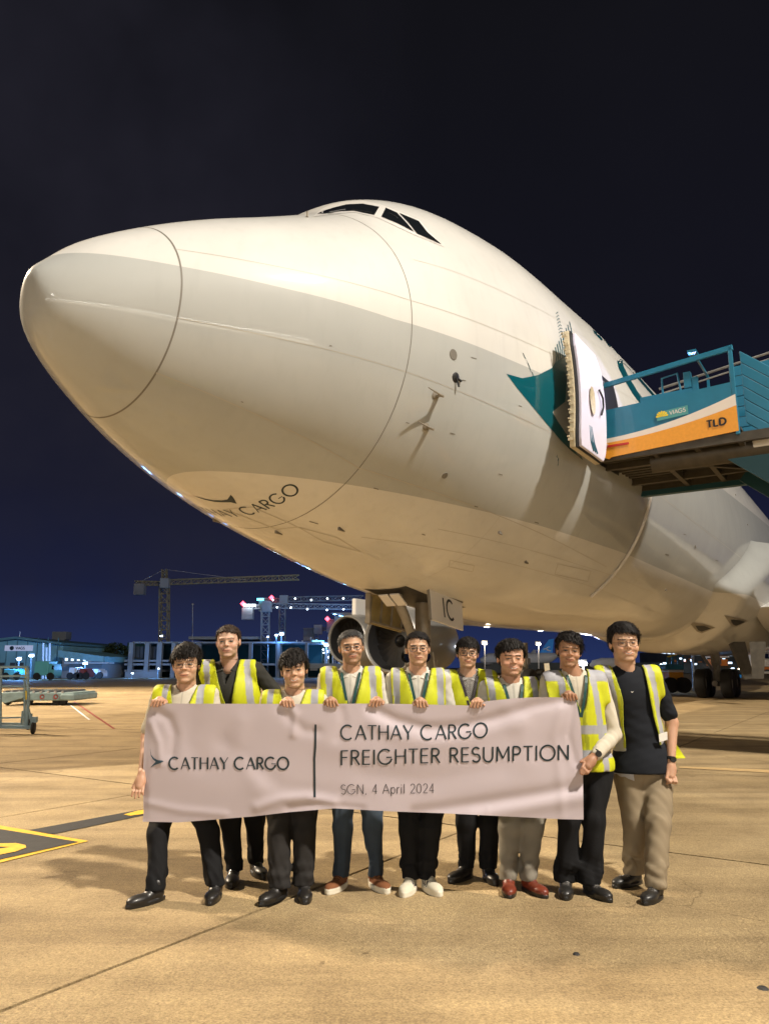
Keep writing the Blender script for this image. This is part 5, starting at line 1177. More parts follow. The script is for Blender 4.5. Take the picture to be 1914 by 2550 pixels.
P(seed=18, side=-.25, Y=5.30, head=(1424, 1570, 1660), shv=1686, hip=(1458, 1910), feet=[(0, (1408, 2242), -14), (0, (1516, 2247), 22)], rot=(-8, 0, 5), fw=1.0, jw=1.02, smile=.45, eye=.0028, skin=DSK, vol=.020, line=.060, mess=.012, fringe=.004, fx=-.02, slen=.035, lift=.55, shirt='cream', vest='wide', vhem=-.03, lan='green', vneck=.26, vw=.085, shoe='boot', leg=1.0, cuff=1.25, nx=.03, sw=.19,
  arms={'a': ((1345, 1850, -.05), (1395, 1760, -.20), (1416, 1731, -.27), 'drape', 1), 'b': ((1528, 1830, .0), (1483, 1880, -.14), (1462, 1908, -.20), 'grip', -1)}, watch='b', sleeve=.95,
  label='man with tousled black hair gripping the right end of the banner, watch on his wrist')
P9, J9 = P(seed=19, side=-.10, Y=5.50, head=(1564, 1543, 1647), shv=1668, hip=(1600, 1925), feet=[(.02, (1532, 2212), -58), (.02, (1606, 2254), -40)], rot=(-3, 0, -1), fw=1.02, jw=1.08, smile=.9, eye=.0024, vol=.020, line=.062, mess=.006, arch=.003, slen=.028, glasses='square', shirt='navy', top='tee', sleeve=-1, hem=-.1, vest='open', vhem=-.14, pants='khaki', leg=1.12, cuff=1.1, shoe='boot', bulk=1.08, sw=.21, gap=.105, cape=.02, nx=.01,
  arms={'b': ((1672, 1800, .03), (1670, 1895, -.08), (1668, 1932, -.11), 'fist', 1), 'a': ((1520, 1790, .10), (1480, 1720, .2), (1460, 1700, .2), 'behind', 1)}, watch='b',
  label='tallest man in navy t-shirt, open vest and khaki trousers right of the banner')
# loose flank of the open vest, small shirt marks and a badge
b = MB(off=J9['base']); n = 12; pts = []
for i in range(n+1):
    t = i/n; u0 = 1655+6*t; v0 = 1790+90*t
    pts.append((at(u0, v0+10, 5.58), at(1664+42*t**1.6, v0+6+2*t, 5.62-.04*math.sin(t*5)), at(1650+20*t, v0+26+10*t, 5.60)))
V = [q for p in pts for q in p[:2]]; b.add(V, [(2*i, 2*i+2, 2*i+3, 2*i+1) for i in range(n)]); mat('hi_vis', YEL, .6)
o = b.build('vest_flap', 'hi_vis', P9); md = o.modifiers.new('thick', 'SOLIDIFY'); md.thickness = .006
b = MB(off=J9['base']); b.prism([at(1639, 1828, 5.385), at(1660, 1822, 5.40), at(1661, 1842, 5.40), at(1641, 1848, 5.385)], (0, .004, 0)); b.build('id_card', 'badge', P9)
for (u, v, dy, r) in ((1573, 1723, -.135, 4),):
    c = at(u, v, 5.5+dy); b = MB(off=J9['base']); b.add([c+Vector((-.012, 0, .004)), c+Vector((0, 0, -.006)), c+Vector((.012, 0, .004)), c+Vector((0, 0, .001))], [(0, 1, 2, 3)]); b.build('shirt_logo', 'badge', P9)
# ------------------------------------------------------------ far side of the airfield
mat('hangar_wall', (.20, .42, .46), .6, noise=.2, nscale=.3); mat('hangar_roof', (.10, .22, .24), .6)
mat('render_white', (.25, .27, .28), .6, noise=.15, nscale=.4); mat('concrete_raw', (.2, .2, .2), .8, noise=.2, nscale=.5); mat('dark_wall', (.05, .06, .065), .7, noise=.3, nscale=.4)
mat('net_green', (.015, .06, .06), .9); mat('crane_yellow', (.26, .22, .11), .6); mat('leaf', (.03, .05, .02), .8); mat('bark', (.08, .06, .04), .9)
mat('sign_white', (.65, .65, .68), .5, emit=(.5, .55, .8), es=.25); mat('win_lit', (.8, .8, .8), .5, emit=(.6, .8, 1), es=2.2)
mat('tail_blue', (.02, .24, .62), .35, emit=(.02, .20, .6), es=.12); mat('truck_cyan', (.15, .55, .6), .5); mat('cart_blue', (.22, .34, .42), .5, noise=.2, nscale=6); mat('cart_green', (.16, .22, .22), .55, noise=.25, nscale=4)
mat('orange', (.7, .22, .04), .5); mat('white_p', (.75, .75, .75), .45); mat('jersey', (.25, .04, .03), .6); mat('truck_blue', (.02, .12, .25), .45)
def W_(u, v, Y): return at(u, v, Y)
def bx(b, u0, v0, u1, v1, Y, depth, m=0):
    """box whose front face covers the given rectangle at distance Y"""
    p, q = at(u0, v0, Y), at(u1, v1, Y); z0 = min(q.z, p.z); z1 = max(q.z, p.z)
    return b.box(((p.x+q.x)/2, Y+depth/2, (z0+z1)/2), (abs(q.x-p.x), depth, z1-z0), m=m)
def gz(u, Y): return Vector((at(u, 1660, Y).x, Y, 0))
def vth(name, label, cat, u, Y, group=None): t = thing(name, label, cat, gz(u, Y), group=group); return t
def vb(t): return MB(off=t.location)
def pt_light(name, loc, e, col, r=.4):
    l = bpy.data.lights.new(name, 'POINT'); l.energy = e*.32; l.color = col; l.shadow_soft_size = r
    o = bpy.data.objects.new(name, l); SC.collection.objects.link(o); o.location = loc
def lamp(u, v, Y, r, m, e, col, label, cat='lamp', group=None, dy=-1.2, pole=True):
    t = vth('lamp_post', label, cat, u, Y, group); p = at(u, v, Y); b = vb(t)
    if pole: b.tube([gz(u, Y), p], .09, 6); b.build('pole', 'steel', t)
    r *= .62; b = vb(t); b.box(p, (r*2.2, r*1.1, r*1.0)); b.build('lamp_head', m, t, bevel=r*.3)
    b = vb(t); b.box(p+Vector((0, r*.9, r*.3)), (r*2.6, r*.5, r*1.8)); b.build('lamp_housing', 'dark_metal', t)
    if e: pt_light('lamp', p+Vector((0, dy, 0)), e, col)
BLUE = (.12, .38, 1); CYAN = (.3, .8, 1)
# hangar on the left
t = vth('hangar', 'low teal gable roofed hangar with a white sign, lit blue at far left', 'building', 40, 100)
a, c, d = at(-120, 1612, 100), at(45, 1593, 100), at(158, 1608, 100); b = vb(t)
b.prism([(a.x, 100, 0), (d.x, 100, 0), (d.x, 100, d.z), (c.x, 100, c.z), (a.x, 100, a.z)], (0, 40, 0)); wl = b.build('wall', 'hangar_wall', t)
for i, (p, q) in enumerate(((a, c), (c, d))):
    b = vb(t); b.prism([(p.x, 99.4, p.z+.1), (q.x, 99.4, q.z+.1), (q.x, 99.4, q.z+.4), (p.x, 99.4, p.z+.4)], (0, 41, 0)); b.build('roof', 'hangar_roof', t)
for i in range(11):
    b = vb(t); x = a.x+(d.x-a.x)*(i+.5)/11; b.box((x, 99.93, 2.6), (.1, .1, 5.2)); b.build('cladding_rib', 'hangar_roof', t)
b = vb(t); bx(b, 13, 1607, 81, 1621, 99.8, .15); sg = b.build('sign', 'sign_white', t)
S = text_strokes('VIAGS', 40, 0, 62, 6, 1.3, 1.1, .12); V, Fc = ribbons(S, lambda x, y: tuple(at(x, 1617-y, 99.7)-t.location), 3); mesh('sign_lettering', V, Fc, 'ink', sg)
b = vb(t); b.lathe([(0, 0), (.28, .0)], c=at(30, 1614, 99.7), axis=(0, -1, 0), n=14); b.build('sign_emblem', 'ink', sg)
for i in range(3):
    b = vb(t); bx(b, -70+48*i, 1650, -40+48*i, 1686, 99.9, .2); b.build('hangar_door', 'dark_wall', t)
b = vb(t); p = at(49, 1590, 100); b.tube([p, p+Vector((0, 0, .9))], .04, 5); b.build('aerial', 'steel', t)
t = vth('annex_building', 'long low annex with a sloping roof and lit windows right of the teal hangar', 'building', 210, 98)
p0, p1 = at(158, 1619, 98), at(256, 1635, 98); b = vb(t); b.prism([(p0.x, 98, 0), (p1.x, 98, 0), (p1.x, 98, p1.z-.2), (p0.x, 98, p0.z-.2)], (0, 14, 0)); b.build('wall', 'render_white', t)
b = vb(t); b.prism([(p0.x-.2, 97, p0.z), (p1.x+.5, 97, p1.z), (p1.x+.5, 97, p1.z-.7), (p0.x-.2, 97, p0.z-.9)], (0, 16, 0)); b.build('roof', 'hangar_wall', t)
for i in range(6): b = vb(t); bx(b, 163+15*i, 1638, 168+15*i, 1645, 97.9, .12); b.build('window', 'win_lit', t)
b = vb(t); bx(b, 160, 1650, 270, 1652, 95.5, 2.2); b.build('canopy', 'white_p', t)
for (u, v, Y, e, lab) in ((48, 1641, 88, 2600, 'bright floodlight on a short pole before the hangar sign'), (79, 1633, 86, 2600, 'star bright floodlight just right of the hangar sign'), (213, 1652, 90, 1800, 'bright low lamp in front of the annex')):
    lamp(u, v, Y, .34, 'lamp_cool', e, BLUE, lab)
for (u, lab) in ((110, 'white flagpole left of three by the hangar corner'), (118, 'middle white flagpole by the hangar corner'), (126, 'right flagpole of three by the hangar corner')):
    t = vth('flagpole', lab, 'flagpole', u, 92, 'flagpoles by the hangar'); b = vb(t); b.tube([gz(u, 92), at(u-1, 1601 if u != 118 else 1612, 92)], .12, 6); b.build('pole', 'white_p', t)
t = vth('water_tank', 'pale square water tank standing high behind the hangar roof', 'water tank', 148, 125); b = vb(t); bx(b, 131, 1573, 164, 1592, 125, 2.2); b.prism([at(138, 1592, 125), at(162, 1592, 125), at(155, 1600, 125), at(146, 1600, 125)], (0, 2, 0)); b.build('tank', 'render_white', t); b = vb(t); b.tube([gz(150, 126), at(150, 1598, 126)], .5, 8); b.build('stem', 'concrete_raw', t)
# utility trucks before the hangar
def truck(u0, u1, v1, Y, m, label, group='service vehicles by the hangar', cat='truck'):
    uc = (u0+u1)/2; t = vth('service_truck', label, cat, uc, Y, group); w = at(u1, 1660, Y).x-at(u0, 1660, Y).x; x = t.location.x
    H = at(uc, v1, Y).z
    b = MB(); b.box((-w*.12, 0, H*.58), (w*.7, 2.2, H*.7)); b.build('cargo_box', m, t, bevel=.08)
    b = MB(); b.prism([(w*.25, -1.05, H*.2), (w*.5, -1.05, H*.2), (w*.5, -1.05, H*.5), (w*.42, -1.05, H*.8), (w*.25, -1.05, H*.8)], (0, 2.1, 0)); b.build('cab', m, t, bevel=.05)
    b = MB(); b.box((w*.44, -1.07, H*.62), (w*.1, .06, H*.2)); b.build('window', 'glass_dark', t)
    for s in (-.32, .34):
        b = MB(); b.lathe([(0, -.15), (.38, -.15), (.42, 0), (.38, .15), (0, .15)], c=(w*s, -1.0, .42), axis=(0, 1, 0), n=14); b.build('wheel', 'rubber', t)
truck(96, 146, 1643, 84, 'truck_cyan', 'tall cyan box truck parked below the flagpoles'); truck(22, 62, 1664, 86, 'truck_cyan', 'small van parked under the left floodlight')
truck(182, 205, 1660, 88, 'white_p', 'small maroon shaded tractor left of the annex lamp'); truck(207, 228, 1662, 88, 'jersey', 'reddish tug parked under the annex lamp'); truck(238, 262, 1664, 92, 'white_p', 'pale pickup at the right end of the annex')
# trees beyond
def tree(u, v, w, Y, label):
    t = vth('tree', label, 'tree', u, Y, 'dark trees between the buildings'); top = at(u, v, Y); h = top.z; r = w/F*Y/2
    b = vb(t); g = gz(u, Y); b.tube([g, g+Vector((.2, 0, h*.35)), g+Vector((-.1, 0, h*.7))], [.35, .25, .1], 8)
    for k in range(5): a = k*1.3; b.tube([g+Vector((.1, 0, h*.35)), g+Vector((math.cos(a)*r*.6, math.sin(a)*r*.6, h*(.55+.06*k)))], [.14, .04], 5)
    b.build('trunk', 'bark', t)
    rn = np.random.default_rng(int(u)); cl = rn.normal(size=(16, 3))*np.array([r*.42, r*.42, h*.15])+np.array([0, 0, h*.64]); n = 1500
    c = cl[rn.integers(0, 16, n)]+rn.normal(size=(n, 3))*np.array([r*.2, r*.2, h*.09]); c[:, 2] = np.minimum(c[:, 2], h*(1-.3*(np.hypot(c[:, 0], c[:, 1])/r)**2)); A = rn.normal(size=(n, 3)); A /= np.linalg.norm(A, axis=1)[:, None]; B = np.cross(A, rn.normal(size=(n, 3))); B /= np.linalg.norm(B, axis=1)[:, None]
    s = rn.uniform(.12, .3, (n, 1)); V = np.stack([c-A*s, c+B*s*.6, c+A*s, c-B*s*.6], 1).reshape(-1, 3); o = mesh('crown', V, np.arange(4*n).reshape(n, 4), 'leaf', t); o['kind'] = 'stuff'
for a in ((190, 1612, 60, 118, 'dark tree crown above the annex roof'), (235, 1606, 66, 122, 'broad dark tree rising over the right end of the annex'), (285, 1600, 70, 116, 'tall dark tree between the annex and the unfinished building'), (322, 1618, 44, 112, 'smaller dark tree touching the unfinished building')): tree(*a)
# unfinished terminal with scaffold
t = vth('unfinished_building', 'unfinished two storey white framed building under dark safety netting', 'building', 480, 104)
b = vb(t); bx(b, 318, 1600, 800, 1690, 112, 26); b.build('netting', 'net_green', t)
for v0, v1, u1 in ((1643, 1648, 420), (1668, 1673, 400), (1598, 1602, 800), (1652, 1657, 880)):
    b = vb(t); bx(b, 310 if v0 > 1600 else 330, v0, u1, v1, 103.5, 10); b.build('floor_slab', 'render_white', t)
for u in (322, 362, 392, 366+62, 490, 560, 620, 690, 760):
    b = vb(t); bx(b, u, 1600, u+(5 if u != 392 else 7), 1688, 103.2, .8); b.build('column', 'render_white' if u < 430 else 'concrete_raw', t)
for i in range(6):
    b = vb(t); bx(b, 330+10*i+(12 if i > 2 else 0), 1610, 337+10*i+(12 if i > 2 else 0), 1640, 104.5, .2); b.build('window', 'dark_wall', t)
b = vb(t); bx(b, 312, 1673, 392, 1688, 102.6, .6); b.build('parapet', 'render_white', t)
b = vb(t); bx(b, 470, 1585, 645, 1592, 113, 14); b.build('roof_edge', 'render_white', t)
lamp(402, 1584, 120, .3, 'lamp_cool', 500, BLUE, 'small white lamp over the unfinished building', group='lamps on the building site')
for i, (u, v, Y, r, e) in enumerate(((688, 1582, 103, .25, 900), (701, 1579, 104, .4, 2200), (784, 1612, 118, .35, 1400), (812, 1606, 108, .45, 3000), (843, 1570, 112, .4, 2200), (330, 1677, 100, .18, 500), (395, 1665, 98, .15, 700), (667, 1586, 108, .2, 500))):
    lamp(u, v, Y, r, 'lamp_cool', e, BLUE, ('dim lamp by the foot of the second crane', 'strongest blue white floodlight at the foot of the third crane', 'lamp among scaffolds left of the greying man', 'bright site floodlight behind the greying man', 'floodlight at the tip of the short jib', 'small lamp on the parapet of the unfinished building', 'little lamp under the first floor slab', 'faint lamp on the netted roof')[i])
t = vth('site_scaffold', 'cluster of lit scaffold towers and platforms on the building site', 'scaffold', 800, 118)
rr = random.Random(3)
for i in range(26):
    u = 735+rr.random()*130; h = 1585+rr.random()*45; b = vb(t); y = 114+rr.random()*6
    b.beam(gz(u, y), at(u, h, y), .16)
    if i % 2: b.beam(at(u, h+8, y), at(u+10+rr.random()*14, h+8, y), .16)
    b.build('scaffold_pole', 'white_p' if i % 3 else 'concrete_raw', t)
b = vb(t); bx(b, 778, 1595, 804, 1600, 113, 2); b.build('lit_platform', 'lamp_cyan', t)
for i in range(9):
    b = vb(t); u = 745+rr.random()*115; v = 1600+rr.random()*38; bx(b, u, v, u+2.2, v+2.2, 113, .2); b.build('site_lamp', 'lamp_cool', t)
t = vth('site_hoarding', 'pale hoarding wall running along the far edge of the apron', 'fence', 820, 96)
for i in range(14): b = vb(t); bx(b, 742+13*i, 1655, 754.4+13*i, 1664, 96, .1); b.build('panel', 'render_white', t)
for i in range(7): b = vb(t); bx(b, 748+24*i, 1664, 766+24*i, 1670, 95, .6); b.build('barrier', 'concrete_raw', t)
# tower cranes: lattice mast, jib, counter jib, cab
def lattice(b, p, q, w, n, r=.08, up=Vector((0, 0, 1))):
    p, q = Vector(p), Vector(q); d = (q-p).normalized(); x = d.cross(up if abs(d.z) < .9 else Vector((0, 1, 0))).normalized(); y = x.cross(d); cs = [x*sx*w/2+y*sy*w/2 for sx, sy in ((-1, -1), (1, -1), (1, 1), (-1, 1))]
    for c in cs: b.beam(p+c, q+c, r*1.5)
    for i in range(n):
        a, e = p.lerp(q, i/n), p.lerp(q, (i+1)/n)
        for j in range(4): b.beam(a+cs[j], e+cs[(j+1) % 4], r); b.beam(a+cs[j], a+cs[(j+1) % 4], r)
def crane(u, vt, uj, vj, uc, vc, Y, label, m='crane_yellow', apex=0, w=1.6, red=None, bar=None, jw=1.1):
    t = vth('tower_crane', label, 'crane', u, Y, 'tower cranes on the building site'); g = gz(u, Y); top = at(u, vt, Y)
    b = vb(t); lattice(b, g, top, w, int(top.z/w/1.1), .10*w/1.3); b.build('mast', m, t)
    b = vb(t); lattice(b, top+Vector((0, -.4, .3)), at(uj, vj, Y), jw, max(8, int(abs(at(uj, vj, Y).x-top.x)/jw/1.4)), .08); b.build('jib', m, t)
    b = vb(t); lattice(b, top+Vector((0, .3, .2)), at(uc, vc, Y), jw*.8, 7, .08); b.build('counter_jib', m, t)
    e = at(uc, vc, Y); b = vb(t); b.box(e+Vector((.9, 0, -1.0)), (1.6, 1.3, 1.7)); b.build('counterweight', 'concrete_raw', t)
    b = vb(t); b.box(top+Vector((.4, -1, .1)), (1.3, 1.3, 1.5)); b.build('cab', 'render_white', t)
    if apex:
        ap = at(u, apex, Y); b = vb(t); lattice(b, top, ap, .7, 5, .07); b.build('apex', m, t); b = vb(t); b.tube([ap, top.lerp(at(uj, vj, Y), .62)], .05, 4); b.tube([ap, e+Vector((1.2, 0, .4))], .05, 4); b.build('tie_rope', 'steel', t)
    if red: b = vb(t); p = at(*red, Y-1); b.lathe([(0, -.4), (.4, 0), (0, .4)], c=p, n=8); b.build('warning_lamp', 'lamp_red', t)
    if bar: b = vb(t); bx(b, *bar[:4], Y-1.2, .3); b.build('light_bar', bar[4], t)
crane(410, 1456, 745, 1438, 336, 1452, 118, 'tall dim yellow tower crane rising over the heads of the left men', apex=1418, w=1.25, jw=.75)
crane(661, 1514, 905, 1512, 603, 1512, 112, 'second tower crane with red tip lamp and white light bar', 'concrete_raw', red=(605, 1503), bar=(607, 1505, 636, 1510, 'lamp_cool'), w=1.1, jw=.7)
crane(703, 1498, 905, 1489, 645, 1494, 120, 'third tower crane overlapping the second, cyan and red lamps on its counter jib', 'concrete_raw', red=(676, 1488), bar=(640, 1490, 656, 1495, 'lamp_cyan'), w=.9, jw=.7)
crane(838, 1549, 905, 1520, 813, 1546, 122, 'small distant crane beside the engine intake', 'concrete_raw', red=(815, 1541), w=.8, jw=.5); crane(787, 1570, 850, 1569, 755, 1568, 126, 'lowest crane, left of the greying man', 'concrete_raw', w=.7, jw=.45)
for i, (u, v) in enumerate(((680, 1494), (735, 1491), (775, 1494), (815, 1491), (855, 1490), (724, 1513), (765, 1517), (814, 1519), (855, 1517), (690, 1512))):
    b = MB(); p = at(u, v, 110); b.off = p; b.lathe([(0, -.13), (.13, 0), (0, .13)], c=p, n=6); o = b.build('jib_lamp', 'lamp_cool'); o.location = p; tag(o, 'tiny white lamp hanging along the two light crane jibs', 'lamp', 'lamps along the crane jibs')
t = vth('tall_pole', 'thin lighting pole with a faint tip right of the tall yellow crane', 'lamp', 480, 150); b = vb(t); b.tube([gz(480, 150), at(480, 1506, 150)], .1, 5); b.build('pole', 'steel', t); b = vb(t); b.lathe([(0, -.3), (.3, 0), (0, .3)], c=at(480, 1505, 150), n=8); b.build('lamp_head', 'white_p', t)
# parked aircraft and lamps seen under the fuselage
t = vth('parked_airliner', 'distant parked airliner with a bright blue tail fin carrying a white bird emblem', 'aircraft', 1350, 150)
b = vb(t); b.prism([at(1338, 1632, 150), at(1367, 1592, 150), at(1378, 1591, 150), at(1374, 1633, 150)], (0, .5, 0)); fin = b.build('tail_fin', 'tail_blue', t)
V, Fc = ribbons([(2.6, [(1352, 1617), (1358, 1615), (1366, 1620), (1371, 1621)]), (2, arc(1366, 1616, 6, 5, 60, 300, 8))], lambda x, y: tuple(at(x, y, 149.9)-t.location), 3); mesh('tail_emblem', V, Fc, 'white_p', fin)
b = vb(t); b.tube([at(1389, 1631, 150), at(1370, 1637, 150), at(1330, 1641, 150), at(1215, 1642, 150), at(1195, 1644, 150)], [.3, .95, 1.2, 1.2, .3], 14); b.build('fuselage', 'white_p', t, True)
b = vb(t); b.prism([at(1350, 1636, 149), at(1385, 1630, 149), at(1388, 1632, 149), at(1362, 1640, 149)], (0, .3, .1)); b.build('tailplane', 'white_p', t)
b = vb(t); b.prism([at(1290, 1646, 149), at(1210, 1655, 140), at(1205, 1655, 140), at(1270, 1646, 149)], (0, 1.2, .2)); b.build('wing', 'white_p', t)
b = vb(t); b.tube([at(1240, 1652, 146), at(1258, 1652, 146)], .6, 10); b.build('engine', 'dark_wall', t); 
for u in (1228, 1290): b = vb(t); b.tube([gz(u, 150), at(u, 1646, 150)], .35, 6); b.build('landing_gear', 'rubber', t)
t = vth('second_tail', 'pale grey airliner tail fin just left of the blue one', 'aircraft', 1322, 170); b = vb(t); b.prism([at(1312, 1636, 170), at(1328, 1618, 170), at(1334, 1618, 170), at(1334, 1638, 170)], (0, .5, 0)); b.build('tail_fin', 'white_p', t); b = vb(t); b.tube([at(1338, 1638, 170), at(1300, 1640, 170)], [.5, 1.1], 10); b.build('tail_cone', 'white_p', t)
t = vth('white_aircraft_nose', 'white nose of a parked jet low between the two right hand men', 'aircraft', 1490, 110); b = vb(t); b.tube([at(1468, 1657, 110), at(1476, 1654, 110), at(1500, 1652, 110), at(1560, 1652, 112)], [.15, .55, .8, .8], 12); b.build('fuselage', 'white_p', t, True); b = vb(t); bx(b, 1484, 1645, 1500, 1648, 109.6, .5); b.build('windscreen', 'glass_dark', t)
for i, (u, v, Y, r, e, m, col, lab) in enumerate(((1206, 1602, 120, .55, 4200, 'lamp_amber', (1, .85, .65), 'floodlight on a tall pole right of the man in rectangular glasses'), (1340, 1604, 125, .5, 3800, 'lamp_amber', (1, .85, .65), 'floodlight just left of the blue tail fin'), (1451, 1653, 60, .42, 1500, 'lamp_cool', (.8, .88, 1), 'dazzling white lamp beside the neck of the man with tousled hair'), (1436, 1655, 100, .2, 0, 'lamp_cyan', CYAN, 'tiny green blue lamp left of the tousled man'), (1722, 1598, 46, .16, 160, 'lamp_cool', (.6, .8, 1), 'cool lamp close under the belly above the main wheels'), (1645, 1655, 46, .10, 60, 'lamp_cool', (.6, .8, 1), 'small lamp at the shoulder of the tallest man'), (1650, 1800, 300, .3, 0, 'lamp_cool', BLUE, '')[:8])):
    if lab: lamp(u, v, Y, r, m, e, col, lab)
t = vth('far_terminal', 'dim strip of terminal building with lit rows behind the main wheels', 'building', 1700, 140); b = vb(t); bx(b, 1180, 1650, 2300, 1676, 142, 20); b.build('wall', 'dark_wall', t)
for i in range(34): b = vb(t); u = 1640+rr.random()*330; v = 1636+rr.random()*30; bx(b, u, v, u+3+rr.random()*6, v+2+rr.random()*4, 139, .3); b.build('lit_window', rr.choice(['win_lit', 'lamp_amber', 'win_lit', 'white_p', 'orange']), t)
b = vb(t); bx(b, 1660, 1622, 2300, 1650, 146, 16); b.build('upper_storey', 'dark_wall', t)
# ground equipment by the main gear
def eq(name, label, cat, u, Y, parts):
    t = vth(name, label, cat, u, Y)
    for nm, (u0, v0, u1, v1), dp, m in parts: b = vb(t); bx(b, u0, v0, u1, v1, Y, dp); b.build(nm, m, t, bevel=.03)
    return t
t = eq('loader', 'teal and orange cargo loader parked behind the tallest man', 'loader', 1672, 40, [('platform', (1655, 1654, 1702, 1668), 3, 'stair_blue'), ('skirt', (1664, 1668, 1702, 1674), 3, 'white_p'), ('base', (1664, 1674, 1702, 1692), 3, 'stair_orange'), ('chassis', (1655, 1692, 1712, 1706), 2.6, 'dark_metal')])
for u in (1668, 1700): b = vb(t); b.lathe([(0, -.15), (.4, -.15), (.4, .15), (0, .15)], c=at(u, 1706, 39.8), axis=(0, 1, 0), n=14); b.build('wheel', 'rubber', t)
for i in range(4): b = vb(t); b.beam(at(1660+i*13, 1654, 40), at(1660+i*13, 1636-i*3, 40), .07); b.build('guard_post', 'stair_blue', t)
b = vb(t); b.beam(at(1660, 1636, 40), at(1700, 1626, 40), .07); b.build('guard_rail', 'lotus_yellow', t)
eq('baggage_tug', 'orange topped white vehicle seen behind the main wheels', 'tug', 1800, 62, [('roof', (1776, 1634, 1815, 1638), 2, 'white_p'), ('body', (1782, 1641, 1812, 1658), 2, 'orange'), ('bumper', (1776, 1658, 1820, 1664), 2, 'dark_metal')])
eq('blue_dolly', 'low bright blue dolly right of the main wheels', 'dolly', 1832, 50, [('bed', (1816, 1680, 1846, 1688), 2, 'tail_blue'), ('frame', (1818, 1688, 1846, 1694), 1.8, 'dark_metal')])
eq('white_van', 'white lit van body at the right edge beneath the belly', 'van', 1900, 60, [('body', (1888, 1620, 1960, 1660), 3, 'white_p'), ('stripe', (1886, 1661, 1960, 1667), 2.9, 'orange'), ('sill', (1886, 1672, 1960, 1678), 2.8, 'white_p'), ('window', (1893, 1628, 1912, 1640), -.1, 'glass_dark')])
t = vth('marker_plate', 'white plate on a short chained post left of the tousled man', 'sign', 1362, 8.2); b = vb(t); b.prism([at(1354, 1652, 8.2), at(1366, 1651, 8.2), at(1371, 1686, 8.2), at(1358, 1688, 8.2)], (0, .02, 0)); b.build('plate', 'cream', t); b = vb(t); b.tube([gz(1362, 8.2), at(1363, 1688, 8.2)], .012, 6); b.build('post', 'steel', t)
# wheeled maintenance stand and dolly at the left edge
t = thing('maintenance_stand', 'pale blue tubular wheeled stand cut by the left edge of the photo', 'work stand', gnd(70, 1828)); Yc = t.location.y
def q(u, v, dy=0): return at(u, v, Yc+dy)
for nm, L, w in (('upright', [((70, 1664), (71, 1750), 0), ((71, 1750), (66, 1812), 0)], .05), ('upright', [((2, 1664), (1, 1812), 0)], .05), ('upright', [((62, 1690), (62, 1810), 1.2)], .04),
                 ('rail', [((-140, 1661), (70, 1661), 0)], .05), ('rail', [((-140, 1686), (66, 1683), 0)], .045), ('rail', [((-140, 1710), (62, 1709), 1.2)], .035), ('rail', [((-140, 1793), (60, 1786), .0)], .03), ('base_frame', [((-140, 1808), (86, 1811), 0)], .07), ('base_frame', [((-140, 1800), (80, 1803), 1.2)], .05), ('brace', [((71, 1765), (82, 1806), 0)], .04), ('brace', [((58, 1770), (54, 1808), .6)], .04), ('brace', [((66, 1812), (62, 1803), 0.6)], .04)):
    b = MB(off=t.location)
    for p, r_, dy in L: b.beam(q(p[0], p[1], dy), q(r_[0], r_[1], dy), w)
    b.build(nm, 'cart_blue', t)
b = MB(off=t.location); b.beam(q(65, 1664, .01), q(65, 1688, .01), .03); b.beam(q(66, 1720, -.03), q(66, 1742, -.03), .025); b.build('yellow_tape', 'lotus_yellow', t)
for u, v, dy in ((83, 1820, 0), (-90, 1820, 0), (70, 1812, 1.2)):
    c = q(u, v, dy); c.z = .13; b = MB(off=t.location); b.lathe([(0, -.035), (.11, -.035), (.13, -.02), (.13, .02), (.11, .035), (0, .035)], c=c, axis=(1, .2, 0), n=18); w = b.build('caster', 'rubber', t, True)
    b = MB(off=t.location); b.box(c+Vector((0, 0, .17)), (.12, .1, .12)); b.beam(c+Vector((0, .05, 0)), c+Vector((0, .05, .16)), .03); b.build('fork', 'cart_blue', w)
t = thing('pallet_dolly', 'long low grey green pallet dolly parked behind the blue stand', 'dolly', gnd(95, 1757)); Yd = t.location.y
def q(u, v, dy=0): return at(u, v, Yd+dy)
b = MB(off=t.location); bx(b, 5, 1724, 183, 1745, Yd, 2.2); b.build('bed', 'cart_green', t, bevel=.04)
b = MB(off=t.location); bx(b, 150, 1728, 184, 1745, Yd-.15, 2.4); b.build('end_plate', 'cart_green', t, bevel=.06)
b = MB(off=t.location); b.prism([q(3, 1725, -.2), q(66, 1722, -.2), q(66, 1736, -.2), q(12, 1752, -.2), q(4, 1748, -.2)], (0, 2.2, 0)); b.build('nose_guard', 'cart_green', t, bevel=.03)
for i in range(9): b = MB(off=t.location); p = q(12+18*i, 1723); b.tube([p, p+Vector((0, 2.1, 0))], .05, 8); b.build('roller', 'steel', t, True)
for u in (20, 72, 142, 158): b = MB(off=t.location); c = q(u, 1751, .2); c.z = .17; b.lathe([(0, -.07), (.15, -.07), (.17, 0), (.15, .07), (0, .07)], c=c, axis=(0, 1, 0), n=16); b.build('wheel', 'rubber', t, True)
b = MB(off=t.location); bx(b, 106, 1718, 122, 1726, Yd+.3, .4); b.build('stop_block', 'cart_green', t)
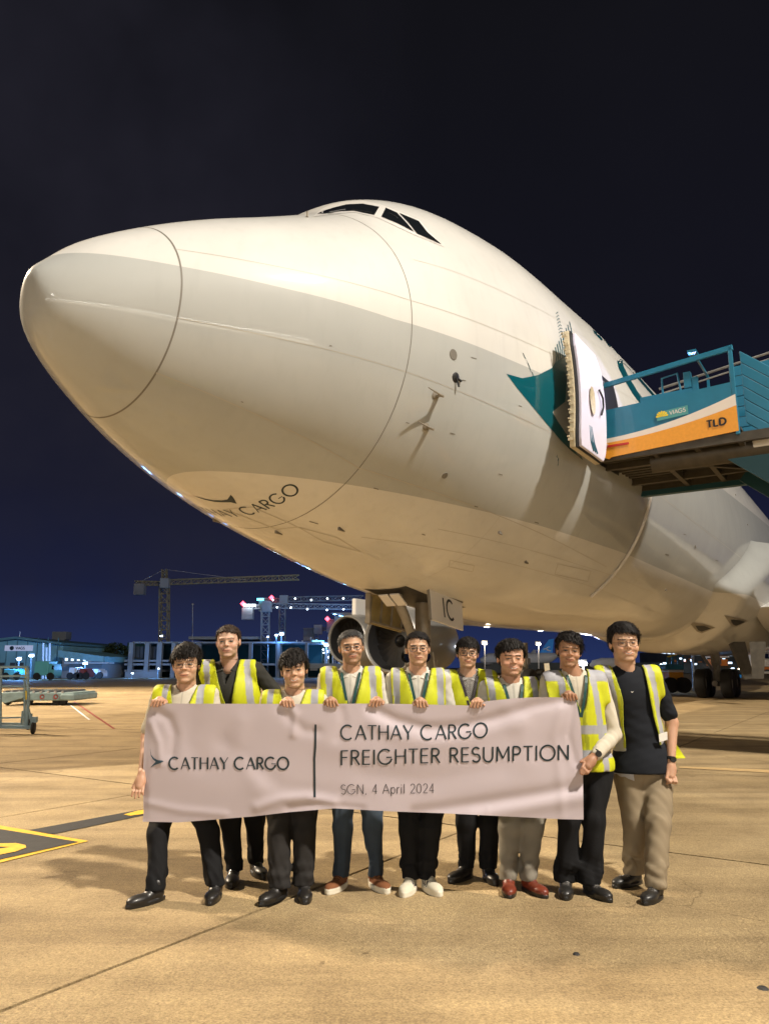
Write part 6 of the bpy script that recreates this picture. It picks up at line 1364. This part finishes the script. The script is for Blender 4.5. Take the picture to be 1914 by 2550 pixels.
for u in (106, 140): b = MB(off=t.location); b.lathe([(.05, 0), (.09, .01), (.09, .03)], c=q(u, 1735, -.02), axis=(0, -1, 0), n=10); b.build('tie_ring', 'jersey', t)
mat('line_red', (.26, .04, .03), .6)
for nm, lab, m, pts in (('red_line', 'thin red line on the concrete running from the dolly toward the group', 'line_red', [(183, 1748), (187, 1747), (287, 1814), (282, 1815)]), ('white_line', 'faint white line on the concrete just left of the red one', 'white_p', [(160, 1745), (164, 1745), (226, 1792), (221, 1793)])):
    t = thing(nm, lab, 'ground marking', gnd(*pts[2])); mesh('paint', [tuple(gnd(u, v, .006)-t.location) for u, v in pts], [(0, 1, 2, 3)], m, t)

# the lit terminal front behind the photographer, mirrored in the nose paint
t = thing('terminal_building', 'long terminal front with lit windows behind the photographer, mirrored in the aircraft nose', 'building', (0, -46, 0)); b = MB(); b.box((0, -3, 5), (150, 6, 10)); b.build('wall', 'dark_wall', t)
mat('terminal_glow', (.8, .8, .8), emit=(1, .86, .66), es=3.5)
mat('canopy_glow', (.8, .8, .8), emit=(1, .95, .85), es=45); b = MB(); b.box((0, 1.5, 8.4), (130, .2, .16)); b.build('canopy_light', 'canopy_glow', t)
gw = None
for i in range(36):
    x = -70+i*4; 
    if gw is None: b = MB(); b.box((0, 0, 0), (3.3, .1, 2.2)); gw = b.build('window', 'terminal_glow', t); o = gw
    else: o = gw.copy(); SC.collection.objects.link(o); o.parent = t
    o.location = (x, .08, 5.4)
# ------------------------------------------------------------ floodlight masts that carry the lamps
for (lobs, d, side), (bs, h, aim, w_, c_, n_, lab) in zip(LIT, MASTS):
    b = MB(off=bs); t = thing('floodlight_mast', lab, 'floodlight', bs)
    b.tube([bs, Vector(bs)+Vector((0, 0, h+.6))], [.28, .14], 12); b.beam(Vector(bs)+Vector((0, 0, h+.4))-side*1.9-d*.3, Vector(bs)+Vector((0, 0, h+.4))+side*1.9-d*.3, .16); b.build('mast', 'steel', t, True)
    for l in lobs:
        b = MB(off=bs); b.lathe([(.0, -.34), (.2, -.3), (.34, -.02), (.34, .03), (.30, .03)], c=l.location, axis=d, n=20); b.build('lamp_head', 'dark_metal', t, True)
